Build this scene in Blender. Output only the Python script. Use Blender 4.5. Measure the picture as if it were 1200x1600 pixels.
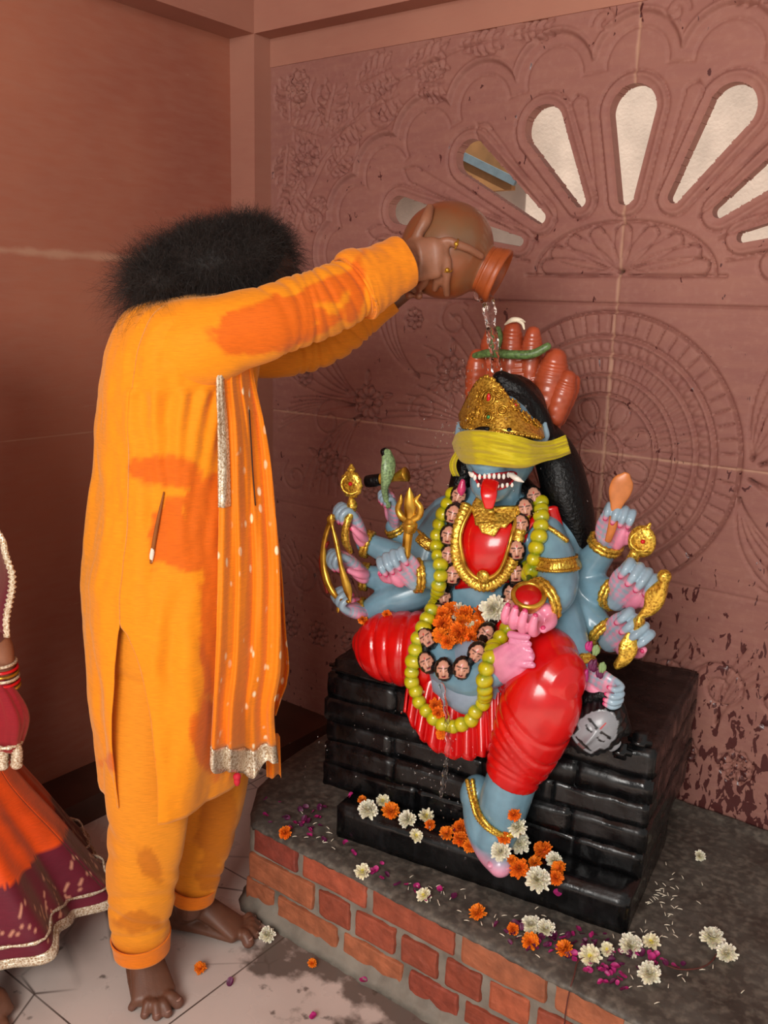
import bpy, bmesh, math, random
import numpy as np
from mathutils import Vector, Matrix, noise, kdtree
from mathutils.bvhtree import BVHTree
for o in list(bpy.data.objects): bpy.data.objects.remove(o)
COL = bpy.context.scene.collection
rnd = random.Random(7)
PI = math.pi
# ------------------------------------------------------------------ camera
FPX = 1425.0
PITCH, YAW, ROLL, EYE = math.radians(13.0), math.radians(37.3), math.radians(1.6), 1.55
CF = np.array([-math.sin(YAW)*math.cos(PITCH), math.cos(YAW)*math.cos(PITCH), -math.sin(PITCH)])
_r0 = np.array([math.cos(YAW), math.sin(YAW), 0.0]); _u0 = np.cross(_r0, CF)
CR = math.cos(ROLL)*_r0 + math.sin(ROLL)*_u0; CU = np.cross(CR, CF)
CP = np.array([0, 0, EYE])
cam = bpy.data.objects.new('camera', bpy.data.cameras.new('camera')); COL.objects.link(cam)
cam.data.sensor_fit = 'VERTICAL'; cam.data.sensor_height = 32.0; cam.data.lens = 32.0*FPX/1600
cam.data.clip_start = 0.02
m = Matrix([[CR[i], CU[i], -CF[i], CP[i]] for i in range(3)] + [[0, 0, 0, 1]])
cam.matrix_world = m
bpy.context.scene.camera = cam
# ------------------------------------------------------------------ world, sun, daylight
W = bpy.data.worlds.new('world'); bpy.context.scene.world = W; W.use_nodes = True
bg = W.node_tree.nodes['Background']; bg.inputs[0].default_value = (1.0, 0.95, 0.90, 1); bg.inputs[1].default_value = .5
sun = bpy.data.objects.new('sun', bpy.data.lights.new('sun', 'SUN')); COL.objects.link(sun)
sun.data.energy = 5.4; sun.data.angle = math.radians(1.5); sun.data.color = (1, .94, .82)
sun.rotation_euler = (math.radians(25), 0, math.radians(8))
def area(name, loc, tgt, size, power, color):
    l = bpy.data.objects.new(name, bpy.data.lights.new(name, 'AREA')); COL.objects.link(l)
    l.data.shape = 'RECTANGLE'; l.data.size, l.data.size_y = size; l.data.energy = power; l.data.color = color
    l.location = loc; l.rotation_euler = (Vector(tgt)-Vector(loc)).to_track_quat('-Z', 'Y').to_euler()
    return l
area('doorway_daylight', (0.1, -1.6, 2.25), (-1.1, 1.6, 0.8), (1.5, 1.3), 112, (1, .96, .91))
vs = bpy.context.scene.view_settings
bpy.context.scene.display_settings.display_device = 'sRGB'
vs.view_transform = 'Standard'; vs.look = 'None'; vs.gamma = 1.0; vs.exposure = -0.1; vs.use_curve_mapping = False
# ------------------------------------------------------------------ geometry helpers
def ray(x, y):
    d = CF + CR*(x-600)/FPX + CU*(800-y)/FPX
    return d/np.linalg.norm(d)
def onplane(x, y, p, n):
    d = ray(x, y); return CP + d*np.dot(np.asarray(p, float)-CP, n)/np.dot(d, n)
def depth(p): return float(np.dot(np.asarray(p)-CP, CF))
def px(n, p): return n*depth(p)/FPX
def FZ(x, y, z): return onplane(x, y, (0, 0, z), np.array([0, 0, 1.]))
SO = np.array([-1.274, 1.554, .25]); SX = np.array([.987, .159, 0]); SX /= np.linalg.norm(SX)
SY = np.array([-SX[1], SX[0], 0]); UP = np.array([0, 0, 1.])
def S(x, y, ly): return onplane(x, y, SO+SY*ly, SY)          # point on an upright plane of the statue, ly behind its step edge
def SL(a, b, c): return SO+SX*a+SY*b+UP*c
MO = np.array([-1.46, 1.22, 0]); MF = np.array([.55, .83, 0]); MF /= np.linalg.norm(MF); ML = np.array([-MF[1], MF[0], 0])
def M(x, y, d): return onplane(x, y, MO+ML*d, ML)            # point on an upright plane of the man, d towards his left side
def nrm(v): v = np.asarray(v, float); return v/(np.linalg.norm(v)+1e-12)
def lin(c):
    if isinstance(c, str): c = [int(c[i:i+2], 16)/255 for i in (0, 2, 4)]
    return tuple((x/12.92 if x <= .04045 else ((x+.055)/1.055)**2.4) for x in c)
def catmull(P, k):
    P = [np.asarray(p, float) for p in P]
    if len(P) < 3:
        return [P[0]+(P[-1]-P[0])*i/k for i in range(k+1)]
    Q = [2*P[0]-P[1]]+P+[2*P[-1]-P[-2]]; out = []
    for i in range(1, len(Q)-2):
        a, b, c, d = Q[i-1:i+3]
        for j in range(k):
            t = j/k
            out.append(.5*((2*b)+(c-a)*t+(2*a-5*b+4*c-d)*t*t+(3*b-a-3*c+d)*t**3))
    out.append(P[-1]); return out
def loft(rings, closed=True, cap=True):
    R = [np.asarray(r) for r in rings]; n = len(R[0]); V = [tuple(p) for r in R for p in r]; F = []
    for i in range(len(R)-1):
        for j in range(n if closed else n-1):
            a = i*n+j; b = i*n+(j+1) % n
            F.append((a, b, b+n, a+n))
    if cap and closed:
        for i, rev in ((0, True), (len(R)-1, False)):
            c = len(V); V.append(tuple(R[i].mean(0)))
            for j in range(n):
                a = i*n+j; b = i*n+(j+1) % n
                F.append((b, a, c) if rev else (a, b, c))
    return V, F
def tube(path, rad, n=12, k=6, up=None, mod=None, cap=True, round_ends=False):
    """loft along a smooth path; rad = radii or (a, b) pairs (a along up, b across)"""
    m_ = len(path)
    if np.isscalar(rad): rad = [rad]*m_
    rr = [(r, r) if np.isscalar(r) else r for r in rad]
    X = catmull([np.concatenate([np.asarray(p, float), r]) for p, r in zip(path, rr)], k)
    P = [x[:3] for x in X]; A = [max(x[3], 1e-5) for x in X]; B = [max(x[4], 1e-5) for x in X]
    rings = []; T = []
    for i in range(len(P)):
        T.append(nrm(P[min(i+1, len(P)-1)]-P[max(i-1, 0)]))
    u = None
    if up is not None: u = np.asarray(up, float)
    else: u = np.array([0, 0, 1.]) if abs(T[0][2]) < .9 else np.array([1., 0, 0])
    u = nrm(u-T[0]*np.dot(u, T[0]))
    for i, p in enumerate(P):
        if up is not None: u0 = np.asarray(up, float)
        else: u0 = u
        u = nrm(u0-T[i]*np.dot(u0, T[i])); v = np.cross(T[i], u); ring = []
        for j in range(n):
            th = 2*PI*j/n; s = 1.0 if mod is None else mod(i/(len(P)-1), th)
            ring.append(p+u*math.cos(th)*A[i]*s+v*math.sin(th)*B[i]*s)
        rings.append(ring)
    if round_ends:
        def endc(i, sgn):
            out = []
            for q in (.45, .8, .97):
                c = P[i]+T[i]*sgn*q*min(A[i], B[i])*.9; f_ = math.sqrt(1-q*q)
                out.append([c+(np.asarray(x)-P[i])*f_ for x in rings[i]])
            return out
        a = endc(0, -1); b = endc(len(P)-1, 1)
        rings = a[::-1]+rings+b
    return loft(rings, True, cap)
def ell(c, r, ax=None, n=20, m_=12, f=None):
    """ellipsoid, ax = 3 axis rows"""
    c = np.asarray(c, float); r = (r, r, r) if np.isscalar(r) else r
    ax = np.eye(3) if ax is None else np.asarray(ax)
    rings = []
    for i in range(1, m_):
        ph = PI*i/m_; ring = []
        for j in range(n):
            th = 2*PI*j/n
            d = np.array([math.sin(ph)*math.cos(th), math.sin(ph)*math.sin(th), -math.cos(ph)])
            s = 1 if f is None else f(d)
            ring.append(c+(ax[0]*d[0]*r[0]+ax[1]*d[1]*r[1]+ax[2]*d[2]*r[2])*s)
        rings.append(ring)
    V, F = loft(rings, True, False)
    for i, z in ((0, -1), (len(rings)-1, 1)):
        q = len(V); V.append(tuple(c+ax[2]*z*r[2]))
        for j in range(n):
            a = i*n+j; b = i*n+(j+1) % n
            F.append((b, a, q) if z < 0 else (a, b, q))
    return V, F
def torus(c, axis, R, r, n=28, m_=8, up=None, mod=None, R2=None):
    a = nrm(axis); u = np.asarray(up if up is not None else ((0, 0, 1.) if abs(a[2]) < .9 else (1., 0, 0)), float)
    u = nrm(u-a*np.dot(u, a)); v = np.cross(a, u); V = []; F = []; R2 = R2 or R
    for i in range(n):
        t = 2*PI*i/n; d = u*math.cos(t)*R+v*math.sin(t)*R2; dn = nrm(d)
        s = 1 if mod is None else mod(t)
        for j in range(m_):
            p = 2*PI*j/m_
            V.append(tuple(np.asarray(c)+d+dn*math.cos(p)*r*s+a*math.sin(p)*r*s))
    for i in range(n):
        for j in range(m_):
            a_ = i*m_+j; b = i*m_+(j+1) % m_; c_ = ((i+1) % n)*m_+(j+1) % m_; d_ = ((i+1) % n)*m_+j
            F.append((a_, d_, c_, b))
    return V, F
def box(c, s, ax=None):
    ax = np.eye(3) if ax is None else np.asarray(ax); c = np.asarray(c, float); V = []
    for z in (-1, 1):
        for x, y in ((-1, -1), (1, -1), (1, 1), (-1, 1)):
            V.append(tuple(c+ax[0]*x*s[0]/2+ax[1]*y*s[1]/2+ax[2]*z*s[2]/2))
    return V, [(3, 2, 1, 0), (4, 5, 6, 7), (0, 1, 5, 4), (1, 2, 6, 5), (2, 3, 7, 6), (3, 0, 4, 7)]
def join(*parts):
    V = []; F = []
    for p in parts:
        o = len(V); V += list(p[0]); F += [tuple(i+o for i in f) for f in p[1]]
    return V, F
def sheet(grid, thick=0.0):
    """grid of points (rows x cols) -> a sheet with real thickness"""
    G = np.asarray(grid, float); a, b = G.shape[:2]
    du = np.gradient(G, axis=1); dv = np.gradient(G, axis=0); N = np.cross(du, dv)
    N /= (np.linalg.norm(N, axis=2, keepdims=True)+1e-12)
    lay = [G+N*thick/2, G-N*thick/2]
    V = [tuple(p) for l in lay for p in l.reshape(-1, 3)]; F = []; n = a*b
    for i in range(a-1):
        for j in range(b-1):
            q = i*b+j; F.append((q, q+1, q+b+1, q+b)); F.append((n+q+b, n+q+b+1, n+q+1, n+q))
    edge = [(0, j) for j in range(b)]+[(i, b-1) for i in range(1, a)]+[(a-1, j) for j in range(b-2, -1, -1)]+[(i, 0) for i in range(a-2, 0, -1)]
    for k in range(len(edge)):
        i0, j0 = edge[k]; i1, j1 = edge[(k+1) % len(edge)]; q0 = i0*b+j0; q1 = i1*b+j1
        F.append((q1, q0, q0+n, q1+n))
    return V, F
def extrude_poly(pts, nvec, t):
    n = len(pts); nv = np.asarray(nvec)*t/2; V = [tuple(np.asarray(p)+nv) for p in pts]+[tuple(np.asarray(p)-nv) for p in pts]
    return V, [tuple(range(n)), tuple(range(2*n-1, n-1, -1))]+[(i, i+n, (i+1) % n+n, (i+1) % n) for i in range(n)]
# ------------------------------------------------------------------ objects
def wloc(o):
    v = np.zeros(3)
    while o is not None: v += np.array(o.location); o = o.parent
    return v
def tag(o, label=None, cat=None, group=None, kind=None):
    if label: o['label'] = label
    if cat: o['category'] = cat
    if group: o['group'] = group
    if kind: o['kind'] = kind
    return o
def root(name, loc, label, cat, group=None):
    o = bpy.data.objects.new(name, None); COL.objects.link(o); o.location = tuple(loc); o.empty_display_size = .05
    return tag(o, label, cat, group)
def mesh(name, VF, mat, parent=None, smooth=True, cols=None, origin=None, label=None, kind=None, recalc=False):
    V, F = VF; V = np.asarray(V, float)
    off = wloc(parent) if parent is not None else (np.asarray(origin, float) if origin is not None else np.zeros(3))
    me = bpy.data.meshes.new(name); me.from_pydata((V-off).tolist(), [], [tuple(int(i) for i in f) for f in F]); me.update()
    if recalc:
        b = bmesh.new(); b.from_mesh(me); bmesh.ops.recalc_face_normals(b, faces=b.faces); b.to_mesh(me); b.free()
    if smooth: me.polygons.foreach_set('use_smooth', [True]*len(me.polygons))
    if cols is not None: setcol(me, cols)
    for mm in (mat if isinstance(mat, (list, tuple)) else [mat]): me.materials.append(mm)
    o = bpy.data.objects.new(name, me); COL.objects.link(o)
    if parent is not None: o.parent = parent
    else: o.location = tuple(off)
    if label: o['label'] = label
    if kind: o['kind'] = kind
    return o
def setcol(me, cols):
    a = me.color_attributes.new('Col', 'FLOAT_COLOR', 'POINT')
    c = np.ones((len(me.vertices), 4), dtype=np.float32); c[:, :3] = np.asarray(cols, dtype=np.float32)
    a.data.foreach_set('color', c.ravel())
def smoothsharp(o, ang=40):
    o.data.set_sharp_from_angle(angle=math.radians(ang))
def fuse(name, prims, voxel, mat, parent=None, smooth=3, blend=3, origin=None, colfn=None, label=None):
    """union of closed shapes as one continuous skin; prims = (VF, colour)"""
    V, F = join(*[p[0] for p in prims])
    me = bpy.data.meshes.new('tmp'); me.from_pydata([tuple(v) for v in V], [], F); me.update()
    b = bmesh.new(); b.from_mesh(me); bmesh.ops.recalc_face_normals(b, faces=b.faces); b.to_mesh(me); b.free()
    o = bpy.data.objects.new('tmp', me); COL.objects.link(o)
    r = o.modifiers.new('r', 'REMESH'); r.mode = 'VOXEL'; r.voxel_size = voxel; r.use_smooth_shade = True
    if smooth:
        s = o.modifiers.new('s', 'SMOOTH'); s.factor = .5; s.iterations = smooth
    dg = bpy.context.evaluated_depsgraph_get(); ev = o.evaluated_get(dg); m2 = bpy.data.meshes.new_from_object(ev)
    vv = np.empty(len(m2.vertices)*3, dtype=np.float64); m2.vertices.foreach_get('co', vv); vv = vv.reshape(-1, 3)
    if any(p[1] is not None for p in prims):
        kd = kdtree.KDTree(len(V)); cl = []
        for p in prims: cl += [lin(p[1]) if isinstance(p[1], str) else p[1]]*len(p[0][0])
        for i, v in enumerate(V): kd.insert(v, i)
        kd.balance(); out = np.zeros((len(vv), 3))
        for i, v in enumerate(vv):
            q = kd.find_n(v, blend); ws = 0; c = np.zeros(3)
            for co, idx, d in q:
                w_ = 1/(d+voxel*.3)**2; c += np.array(cl[idx])*w_; ws += w_
            out[i] = c/ws
        if colfn: out = colfn(vv, out)
        setcol(m2, out)
    bpy.data.objects.remove(o); bpy.data.meshes.remove(me)
    off = wloc(parent) if parent is not None else (np.asarray(origin, float) if origin is not None else np.zeros(3))
    m2.vertices.foreach_set('co', (vv-off).ravel()); m2.update()
    m2.polygons.foreach_set('use_smooth', [True]*len(m2.polygons))
    m2.materials.clear(); m2.materials.append(mat); m2.name = name
    n = bpy.data.objects.new(name, m2); COL.objects.link(n)
    if parent is not None: n.parent = parent
    else: n.location = tuple(off)
    if label: n['label'] = label
    return n
def bvh(o):
    off = wloc(o); return BVHTree.FromPolygons([Vector(np.array(v.co)+off) for v in o.data.vertices], [tuple(p.vertices) for p in o.data.polygons])
def bvh_vf(VF): return BVHTree.FromPolygons([Vector(v) for v in VF[0]], VF[1])
def hit(bv, x, y, off=0.0, alt=None):
    """surface point of a solid seen at a pixel, lifted along its normal"""
    l, n, i, d = bv.ray_cast(Vector(CP), Vector(ray(x, y)))
    if l is None: return (alt, -ray(x, y))
    n = np.array(n); n = -n if np.dot(n, ray(x, y)) > 0 else n
    return np.array(l)+n*off, n
def kid(o, parent=None):
    c = o.copy(); COL.objects.link(c)
    if parent is not None: c.parent = parent
    for ch in o.children: kid(ch, c)
    return c
# ------------------------------------------------------------------ materials
def M_(name): 
    m = bpy.data.materials.new(name); m.use_nodes = True; nt = m.node_tree
    return m, nt, nt.nodes['Principled BSDF']
def node(nt, t, **kw):
    n = nt.nodes.new(t)
    for k, v in kw.items():
        if k in n.inputs: n.inputs[k].default_value = v
        else: setattr(n, k, v)
    return n
def mixc(nt, fac, a, b, mode='MIX'):
    n = nt.nodes.new('ShaderNodeMix'); n.data_type = 'RGBA'; n.blend_type = mode
    for s, v in (('Factor', fac), ('A', a), ('B', b)):
        s_ = [i for i in n.inputs if i.name == s and i.enabled][0]
        if hasattr(v, 'links') or isinstance(v, bpy.types.NodeSocket): nt.links.new(v, s_)
        elif isinstance(v, (int, float)): s_.default_value = v
        else: s_.default_value = (*v[:3], 1)
    return [o for o in n.outputs if o.enabled][0]
def ramp(nt, v, p0, p1, c0=(0, 0, 0), c1=(1, 1, 1)):
    n = nt.nodes.new('ShaderNodeValToRGB'); n.color_ramp.elements[0].position = p0; n.color_ramp.elements[1].position = p1
    n.color_ramp.elements[0].color = (*c0, 1); n.color_ramp.elements[1].color = (*c1, 1); nt.links.new(v, n.inputs[0]); return n.outputs[0]
def coords(nt, scale=(1, 1, 1), kind='Object'):
    t = nt.nodes.new('ShaderNodeTexCoord'); mp = nt.nodes.new('ShaderNodeMapping'); mp.inputs['Scale'].default_value = scale
    nt.links.new(t.outputs[kind], mp.inputs[0]); return mp.outputs[0]
def tex(nt, kind, vec, scale, detail=4, out=0, **kw):
    n = nt.nodes.new('ShaderNodeTex'+kind); nt.links.new(vec, n.inputs['Vector'])
    if 'Scale' in n.inputs: n.inputs['Scale'].default_value = scale
    if kind == 'Noise': n.inputs['Detail'].default_value = detail
    for k, v in kw.items():
        if k in n.inputs: n.inputs[k].default_value = v
        else: setattr(n, k, v)
    return n.outputs[out]
def bump(nt, bs, h, strength=.3, dist=.002, prev=None):
    b = nt.nodes.new('ShaderNodeBump'); b.inputs['Strength'].default_value = strength; b.inputs['Distance'].default_value = dist
    nt.links.new(h, b.inputs['Height'])
    if prev is not None: nt.links.new(prev, b.inputs['Normal'])
    nt.links.new(b.outputs[0], bs.inputs['Normal']); return b.outputs[0]
def paint(name, col, rough=.35, metal=0, var=.12, vscale=30, bs_=.15, bscale=120, bdist=.001, attr=False, coat=0, sss=0, spec=.5):
    m, nt, bs = M_(name); vec = coords(nt)
    nz = tex(nt, 'Noise', vec, vscale)
    if attr:
        a = node(nt, 'ShaderNodeAttribute', attribute_name='Col'); base = a.outputs['Color']
    else: base = lin(col)
    f = ramp(nt, nz, .3, .7, (1-var,)*3, (1+var,)*3)
    nt.links.new(mixc(nt, 1.0, base, f, 'MULTIPLY'), bs.inputs['Base Color'])
    bs.inputs['Roughness'].default_value = rough; bs.inputs['Metallic'].default_value = metal
    bs.inputs['Coat Weight'].default_value = coat; bs.inputs['Coat Roughness'].default_value = .12
    bs.inputs['Specular IOR Level'].default_value = spec
    if sss: bs.inputs['Subsurface Weight'].default_value = sss; bs.inputs['Subsurface Scale'].default_value = .01
    if bs_: bump(nt, bs, tex(nt, 'Noise', vec, bscale, 3), bs_, bdist)
    return m
MAT = {}
# walls: painted sandstone, wiped streaks, pale scratches, seams
def wallmat(name, col, col2, splatter=False, joint=None):
    m, nt, bs = M_(name); vec = coords(nt)
    big = tex(nt, 'Noise', vec, 1.6, 5); med = tex(nt, 'Noise', coords(nt, (3, 3, 14)), 4, 6)
    c = mixc(nt, ramp(nt, big, .3, .7), lin(col), lin(col2))
    c = mixc(nt, ramp(nt, med, .35, .75, (0,)*3, (.3,)*3), c, lin('a87864'))
    scr = tex(nt, 'Noise', coords(nt, (2.2, 2.2, 22)), 2.2, 8, Roughness=.7)
    c = mixc(nt, ramp(nt, scr, .66, .74, (0,)*3, (.5,)*3), c, lin('c09c84'))
    if joint is not None:                                 # pale cement smeared over the slab joints (x = a, z = b)
        sep = node(nt, 'ShaderNodeSeparateXYZ'); t = nt.nodes.new('ShaderNodeTexCoord'); nt.links.new(t.outputs['Object'], sep.inputs[0])
        for ax, val, wd in joint:
            s = node(nt, 'ShaderNodeMath', operation='SUBTRACT'); nt.links.new(sep.outputs[ax], s.inputs[0]); s.inputs[1].default_value = val
            a = node(nt, 'ShaderNodeMath', operation='ABSOLUTE'); nt.links.new(s.outputs[0], a.inputs[0])
            d = node(nt, 'ShaderNodeMath', operation='MULTIPLY'); nt.links.new(a.outputs[0], d.inputs[0]); d.inputs[1].default_value = 1/wd
            n2 = tex(nt, 'Noise', vec, 14, 6)
            e = node(nt, 'ShaderNodeMath', operation='ADD'); nt.links.new(d.outputs[0], e.inputs[0]); nt.links.new(n2, e.inputs[1])
            c = mixc(nt, ramp(nt, e.outputs[0], .55, 1.15, (.55,)*3, (0,)*3), c, lin('c39c80'))
    rough = None
    if splatter:                                          # wet splashes low on the carved wall
        sep = node(nt, 'ShaderNodeSeparateXYZ'); t = nt.nodes.new('ShaderNodeTexCoord'); nt.links.new(t.outputs['Object'], sep.inputs[0])
        hz = node(nt, 'ShaderNodeMapRange'); nt.links.new(sep.outputs[2], hz.inputs[0])
        hz.inputs[1].default_value = 1.15; hz.inputs[2].default_value = .35; hz.inputs[3].default_value = 0; hz.inputs[4].default_value = 1
        v = tex(nt, 'Noise', coords(nt, (1.3, 1, .6)), 42, 3, Distortion=.6)
        hx = node(nt, 'ShaderNodeMapRange'); nt.links.new(sep.outputs[0], hx.inputs[0]); hx.inputs[1].default_value = -1.5; hx.inputs[2].default_value = -.62; hx.inputs[3].default_value = .3
        hm = node(nt, 'ShaderNodeMath', operation='MULTIPLY'); nt.links.new(hz.outputs[0], hm.inputs[0]); nt.links.new(hx.outputs[0], hm.inputs[1])
        s = node(nt, 'ShaderNodeMath', operation='MULTIPLY_ADD'); nt.links.new(hm.outputs[0], s.inputs[0]); s.inputs[1].default_value = .19; nt.links.new(v, s.inputs[2])
        wet = ramp(nt, s.outputs[0], .70, .715)
        fine = tex(nt, 'Noise', vec, 60, 5); c = mixc(nt, ramp(nt, fine, .5, .7, (0,)*3, (.08,)*3), c, lin('c8a090'))
        c = mixc(nt, wet, c, lin('542c2a'))
        rough = ramp(nt, wet, 0, 1, (.75,)*3, (.3,)*3)
    nt.links.new(c, bs.inputs['Base Color']); bs.inputs['Roughness'].default_value = .72
    if rough: nt.links.new(rough, bs.inputs['Roughness'])
    b1 = bump(nt, bs, tex(nt, 'Noise', vec, 60, 8), .2, .0008)
    bump(nt, bs, tex(nt, 'Noise', coords(nt, (3, 3, 20)), 8, 6), .25, .002, b1)
    return m
MAT['wall'] = wallmat('painted_sandstone', 'ac6a50', '965644', False, ((2, 1.145, .006), (2, 1.655, .03)))
MAT['carved'] = wallmat('carved_sandstone', '99675c', '88574f', True, ((0, -1.0, .012), (2, 1.172, .010)))
MAT['beam'] = wallmat('beam_stone', 'ae7864', '9c6656')
MAT['outer'] = paint('outer_plaster', 'd6c4b8', .9, 0, .15, 6, .5, 60, .004)
MAT['outer_dark'] = paint('outer_wood', '8a6038', .8, 0, .3, 8)
MAT['ceil'] = paint('ceiling_plaster', 'a88070', .9)
# tiled floor
m, nt, bs = M_('floor_tile'); vec = coords(nt)
br = nt.nodes.new('ShaderNodeTexBrick'); mp = nt.nodes.new('ShaderNodeMapping'); t = nt.nodes.new('ShaderNodeTexCoord')
nt.links.new(t.outputs['Object'], mp.inputs[0]); mp.inputs['Location'].default_value = (.17, .26, 0); nt.links.new(mp.outputs[0], br.inputs['Vector'])
br.offset = 0; br.inputs['Color1'].default_value = br.inputs['Color2'].default_value = (*lin('d2c3ba'), 1); br.inputs['Mortar'].default_value = (*lin('5f524c'), 1)
br.inputs['Scale'].default_value = 1; br.inputs['Brick Width'].default_value = .6; br.inputs['Row Height'].default_value = .6; br.inputs['Mortar Size'].default_value = .0022
n1 = tex(nt, 'Noise', vec, 5, 8); n2 = tex(nt, 'Noise', vec, 22, 6)
c = mixc(nt, ramp(nt, n1, .4, .75, (0,)*3, (.5,)*3), br.outputs[0], lin('b09f96'))
c = mixc(nt, ramp(nt, n2, .64, .72, (0,)*3, (.75,)*3), c, lin('3e332d'))
vo = tex(nt, 'Voronoi', coords(nt, (1, 1, 1)), 3.2, feature='DISTANCE_TO_EDGE')
n3 = tex(nt, 'Noise', vec, 2.5, 2)
dk = mixc(nt, 1.0, ramp(nt, vo, .0, .012, (1,)*3, (0,)*3), ramp(nt, n3, .5, .6), 'MULTIPLY')
c = mixc(nt, dk, c, lin('4a3a34'))
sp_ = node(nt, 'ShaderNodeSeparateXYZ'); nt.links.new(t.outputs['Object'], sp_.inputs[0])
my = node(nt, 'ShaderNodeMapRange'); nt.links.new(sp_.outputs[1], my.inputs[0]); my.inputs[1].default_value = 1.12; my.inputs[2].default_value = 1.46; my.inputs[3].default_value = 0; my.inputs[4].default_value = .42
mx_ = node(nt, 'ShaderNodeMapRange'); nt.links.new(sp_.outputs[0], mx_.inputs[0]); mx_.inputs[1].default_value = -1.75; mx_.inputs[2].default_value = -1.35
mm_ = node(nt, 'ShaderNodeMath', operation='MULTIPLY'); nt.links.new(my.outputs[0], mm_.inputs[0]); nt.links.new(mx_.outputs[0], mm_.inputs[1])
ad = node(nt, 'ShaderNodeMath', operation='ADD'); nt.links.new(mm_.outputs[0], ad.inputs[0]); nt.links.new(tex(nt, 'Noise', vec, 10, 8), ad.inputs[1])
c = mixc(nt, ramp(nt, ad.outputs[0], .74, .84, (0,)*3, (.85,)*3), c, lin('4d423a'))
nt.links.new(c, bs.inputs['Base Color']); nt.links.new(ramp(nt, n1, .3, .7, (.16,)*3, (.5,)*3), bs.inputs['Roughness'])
bump(nt, bs, n2, .15, .001); MAT['floor'] = m
# cement
def cement(name, a, b, wet):
    m, nt, bs = M_(name); vec = coords(nt); n1 = tex(nt, 'Noise', vec, 9, 8); n2 = tex(nt, 'Noise', vec, 60, 8)
    c = mixc(nt, ramp(nt, n1, .3, .7), lin(a), lin(b)); c = mixc(nt, ramp(nt, n2, .45, .75, (0,)*3, (.5,)*3), c, lin('8d8578'))
    nt.links.new(c, bs.inputs['Base Color']); nt.links.new(ramp(nt, n1, .3, .7, (wet,)*3, (.8,)*3), bs.inputs['Roughness'])
    b1 = bump(nt, bs, n1, .6, .006); bump(nt, bs, n2, .6, .002, b1); return m
MAT['cement'] = cement('wet_cement', '3c3833', '57514a', .3)
MAT['mortar'] = cement('mortar', '6a6359', '948b7e', .55)
MAT['brick'] = paint('brick', None, .62, 0, .25, 30, .7, 90, .003, attr=True)
MAT['plinth'] = paint('dark_plinth', '4a2c20', .7, 0, .3, 6)
# black glossy plinth paint
m, nt, bs = M_('black_enamel'); vec = coords(nt)
n1 = tex(nt, 'Noise', vec, 18, 8); n2 = tex(nt, 'Noise', coords(nt, (1, 1, .25)), 60, 5)
nt.links.new(mixc(nt, ramp(nt, n2, .5, .8), lin('0a0a0b'), lin('1c1c1e')), bs.inputs['Base Color'])
nt.links.new(ramp(nt, n1, .35, .65, (.14,)*3, (.42,)*3), bs.inputs['Roughness'])
b1 = bump(nt, bs, n1, .5, .006); bump(nt, bs, n2, .4, .0015, b1); MAT['black'] = m
# statue paints
MAT['body'] = paint('enamel_body', None, .3, 0, .16, 22, .12, 60, .002, attr=True, coat=.3)
MAT['red'] = paint('red_enamel', 'c8080a', .26, 0, .15, 18, .15, 50, .002, coat=.5)
MAT['lime'] = paint('lime_enamel', None, .28, 0, .12, 60, .15, 80, .001, attr=True, coat=.4)
MAT['hairpaint'] = paint('black_hair_enamel', '060607', .42, 0, .3, 30, .8, 130, .004, spec=.3)
MAT['painted'] = paint('painted_detail', None, .35, 0, .08, 40, .1, 120, .001, attr=True, coat=.2)
MAT['lobe'] = paint('orange_brown_enamel', 'a8492a', .33, 0, .18, 25, .2, 60, .002, coat=.3)
MAT['greenband'] = paint('green_speckled_enamel', '56703e', .4, 0, .5, 160, .4, 200, .002)
MAT['snake'] = paint('snake_enamel', '7f9a6c', .35, 0, .6, 190, .3, 200, .002)
def goldmat(name, col, bst, sc):
    m, nt, bs = M_(name); vec = coords(nt); v = tex(nt, 'Voronoi', vec, sc, feature='SMOOTH_F1'); w = tex(nt, 'Noise', vec, sc*.6, 3, Distortion=1.5)
    mx = mixc(nt, .5, v, w)
    c = mixc(nt, ramp(nt, mx, .25, .6), lin('8a5a10'), lin(col)); nt.links.new(c, bs.inputs['Base Color'])
    bs.inputs['Metallic'].default_value = .7; bs.inputs['Roughness'].default_value = .27
    bump(nt, bs, mx, bst, .0022); return m
MAT['gold'] = goldmat('gold_relief', 'f2c850', .8, 190)
MAT['goldplain'] = goldmat('gold_plain', 'e6b443', .15, 40)
MAT['grey'] = paint('grey_enamel', None, .35, 0, .1, 30, .2, 90, .002, attr=True, coat=.2)
MAT['wood'] = paint('tan_enamel', 'c0733c', .35, 0, .2, 30)
# fabrics
def cloth(name, a, attr=False, weave=700, rough=.75, sheen=.3, translucent=0, var=.12, stretch=(1, 1, 1)):
    m, nt, bs = M_(name); vec = coords(nt); n1 = tex(nt, 'Noise', coords(nt, (6, 6, 90)), 9, 5)
    if attr: base = node(nt, 'ShaderNodeAttribute', attribute_name='Col').outputs['Color']
    else: base = lin(a)
    c = mixc(nt, 1.0, base, ramp(nt, n1, .3, .7, (1-var,)*3, (1+var,)*3), 'MULTIPLY'); nt.links.new(c, bs.inputs['Base Color'])
    bs.inputs['Roughness'].default_value = rough; bs.inputs['Sheen Weight'].default_value = sheen; bs.inputs['Specular IOR Level'].default_value = .25
    bs.inputs['Sheen Tint'].default_value = (1, .8, .5, 1)
    b1 = bump(nt, bs, n1, .3, .0012); bump(nt, bs, tex(nt, 'Noise', coords(nt, stretch), 14, 4, Distortion=.8), .35, .007, b1)
    return m
MAT['kurta'] = cloth('orange_linen', None, True)
MAT['trouser'] = cloth('orange_cotton', None, True, stretch=(1, 1, .4))
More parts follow.
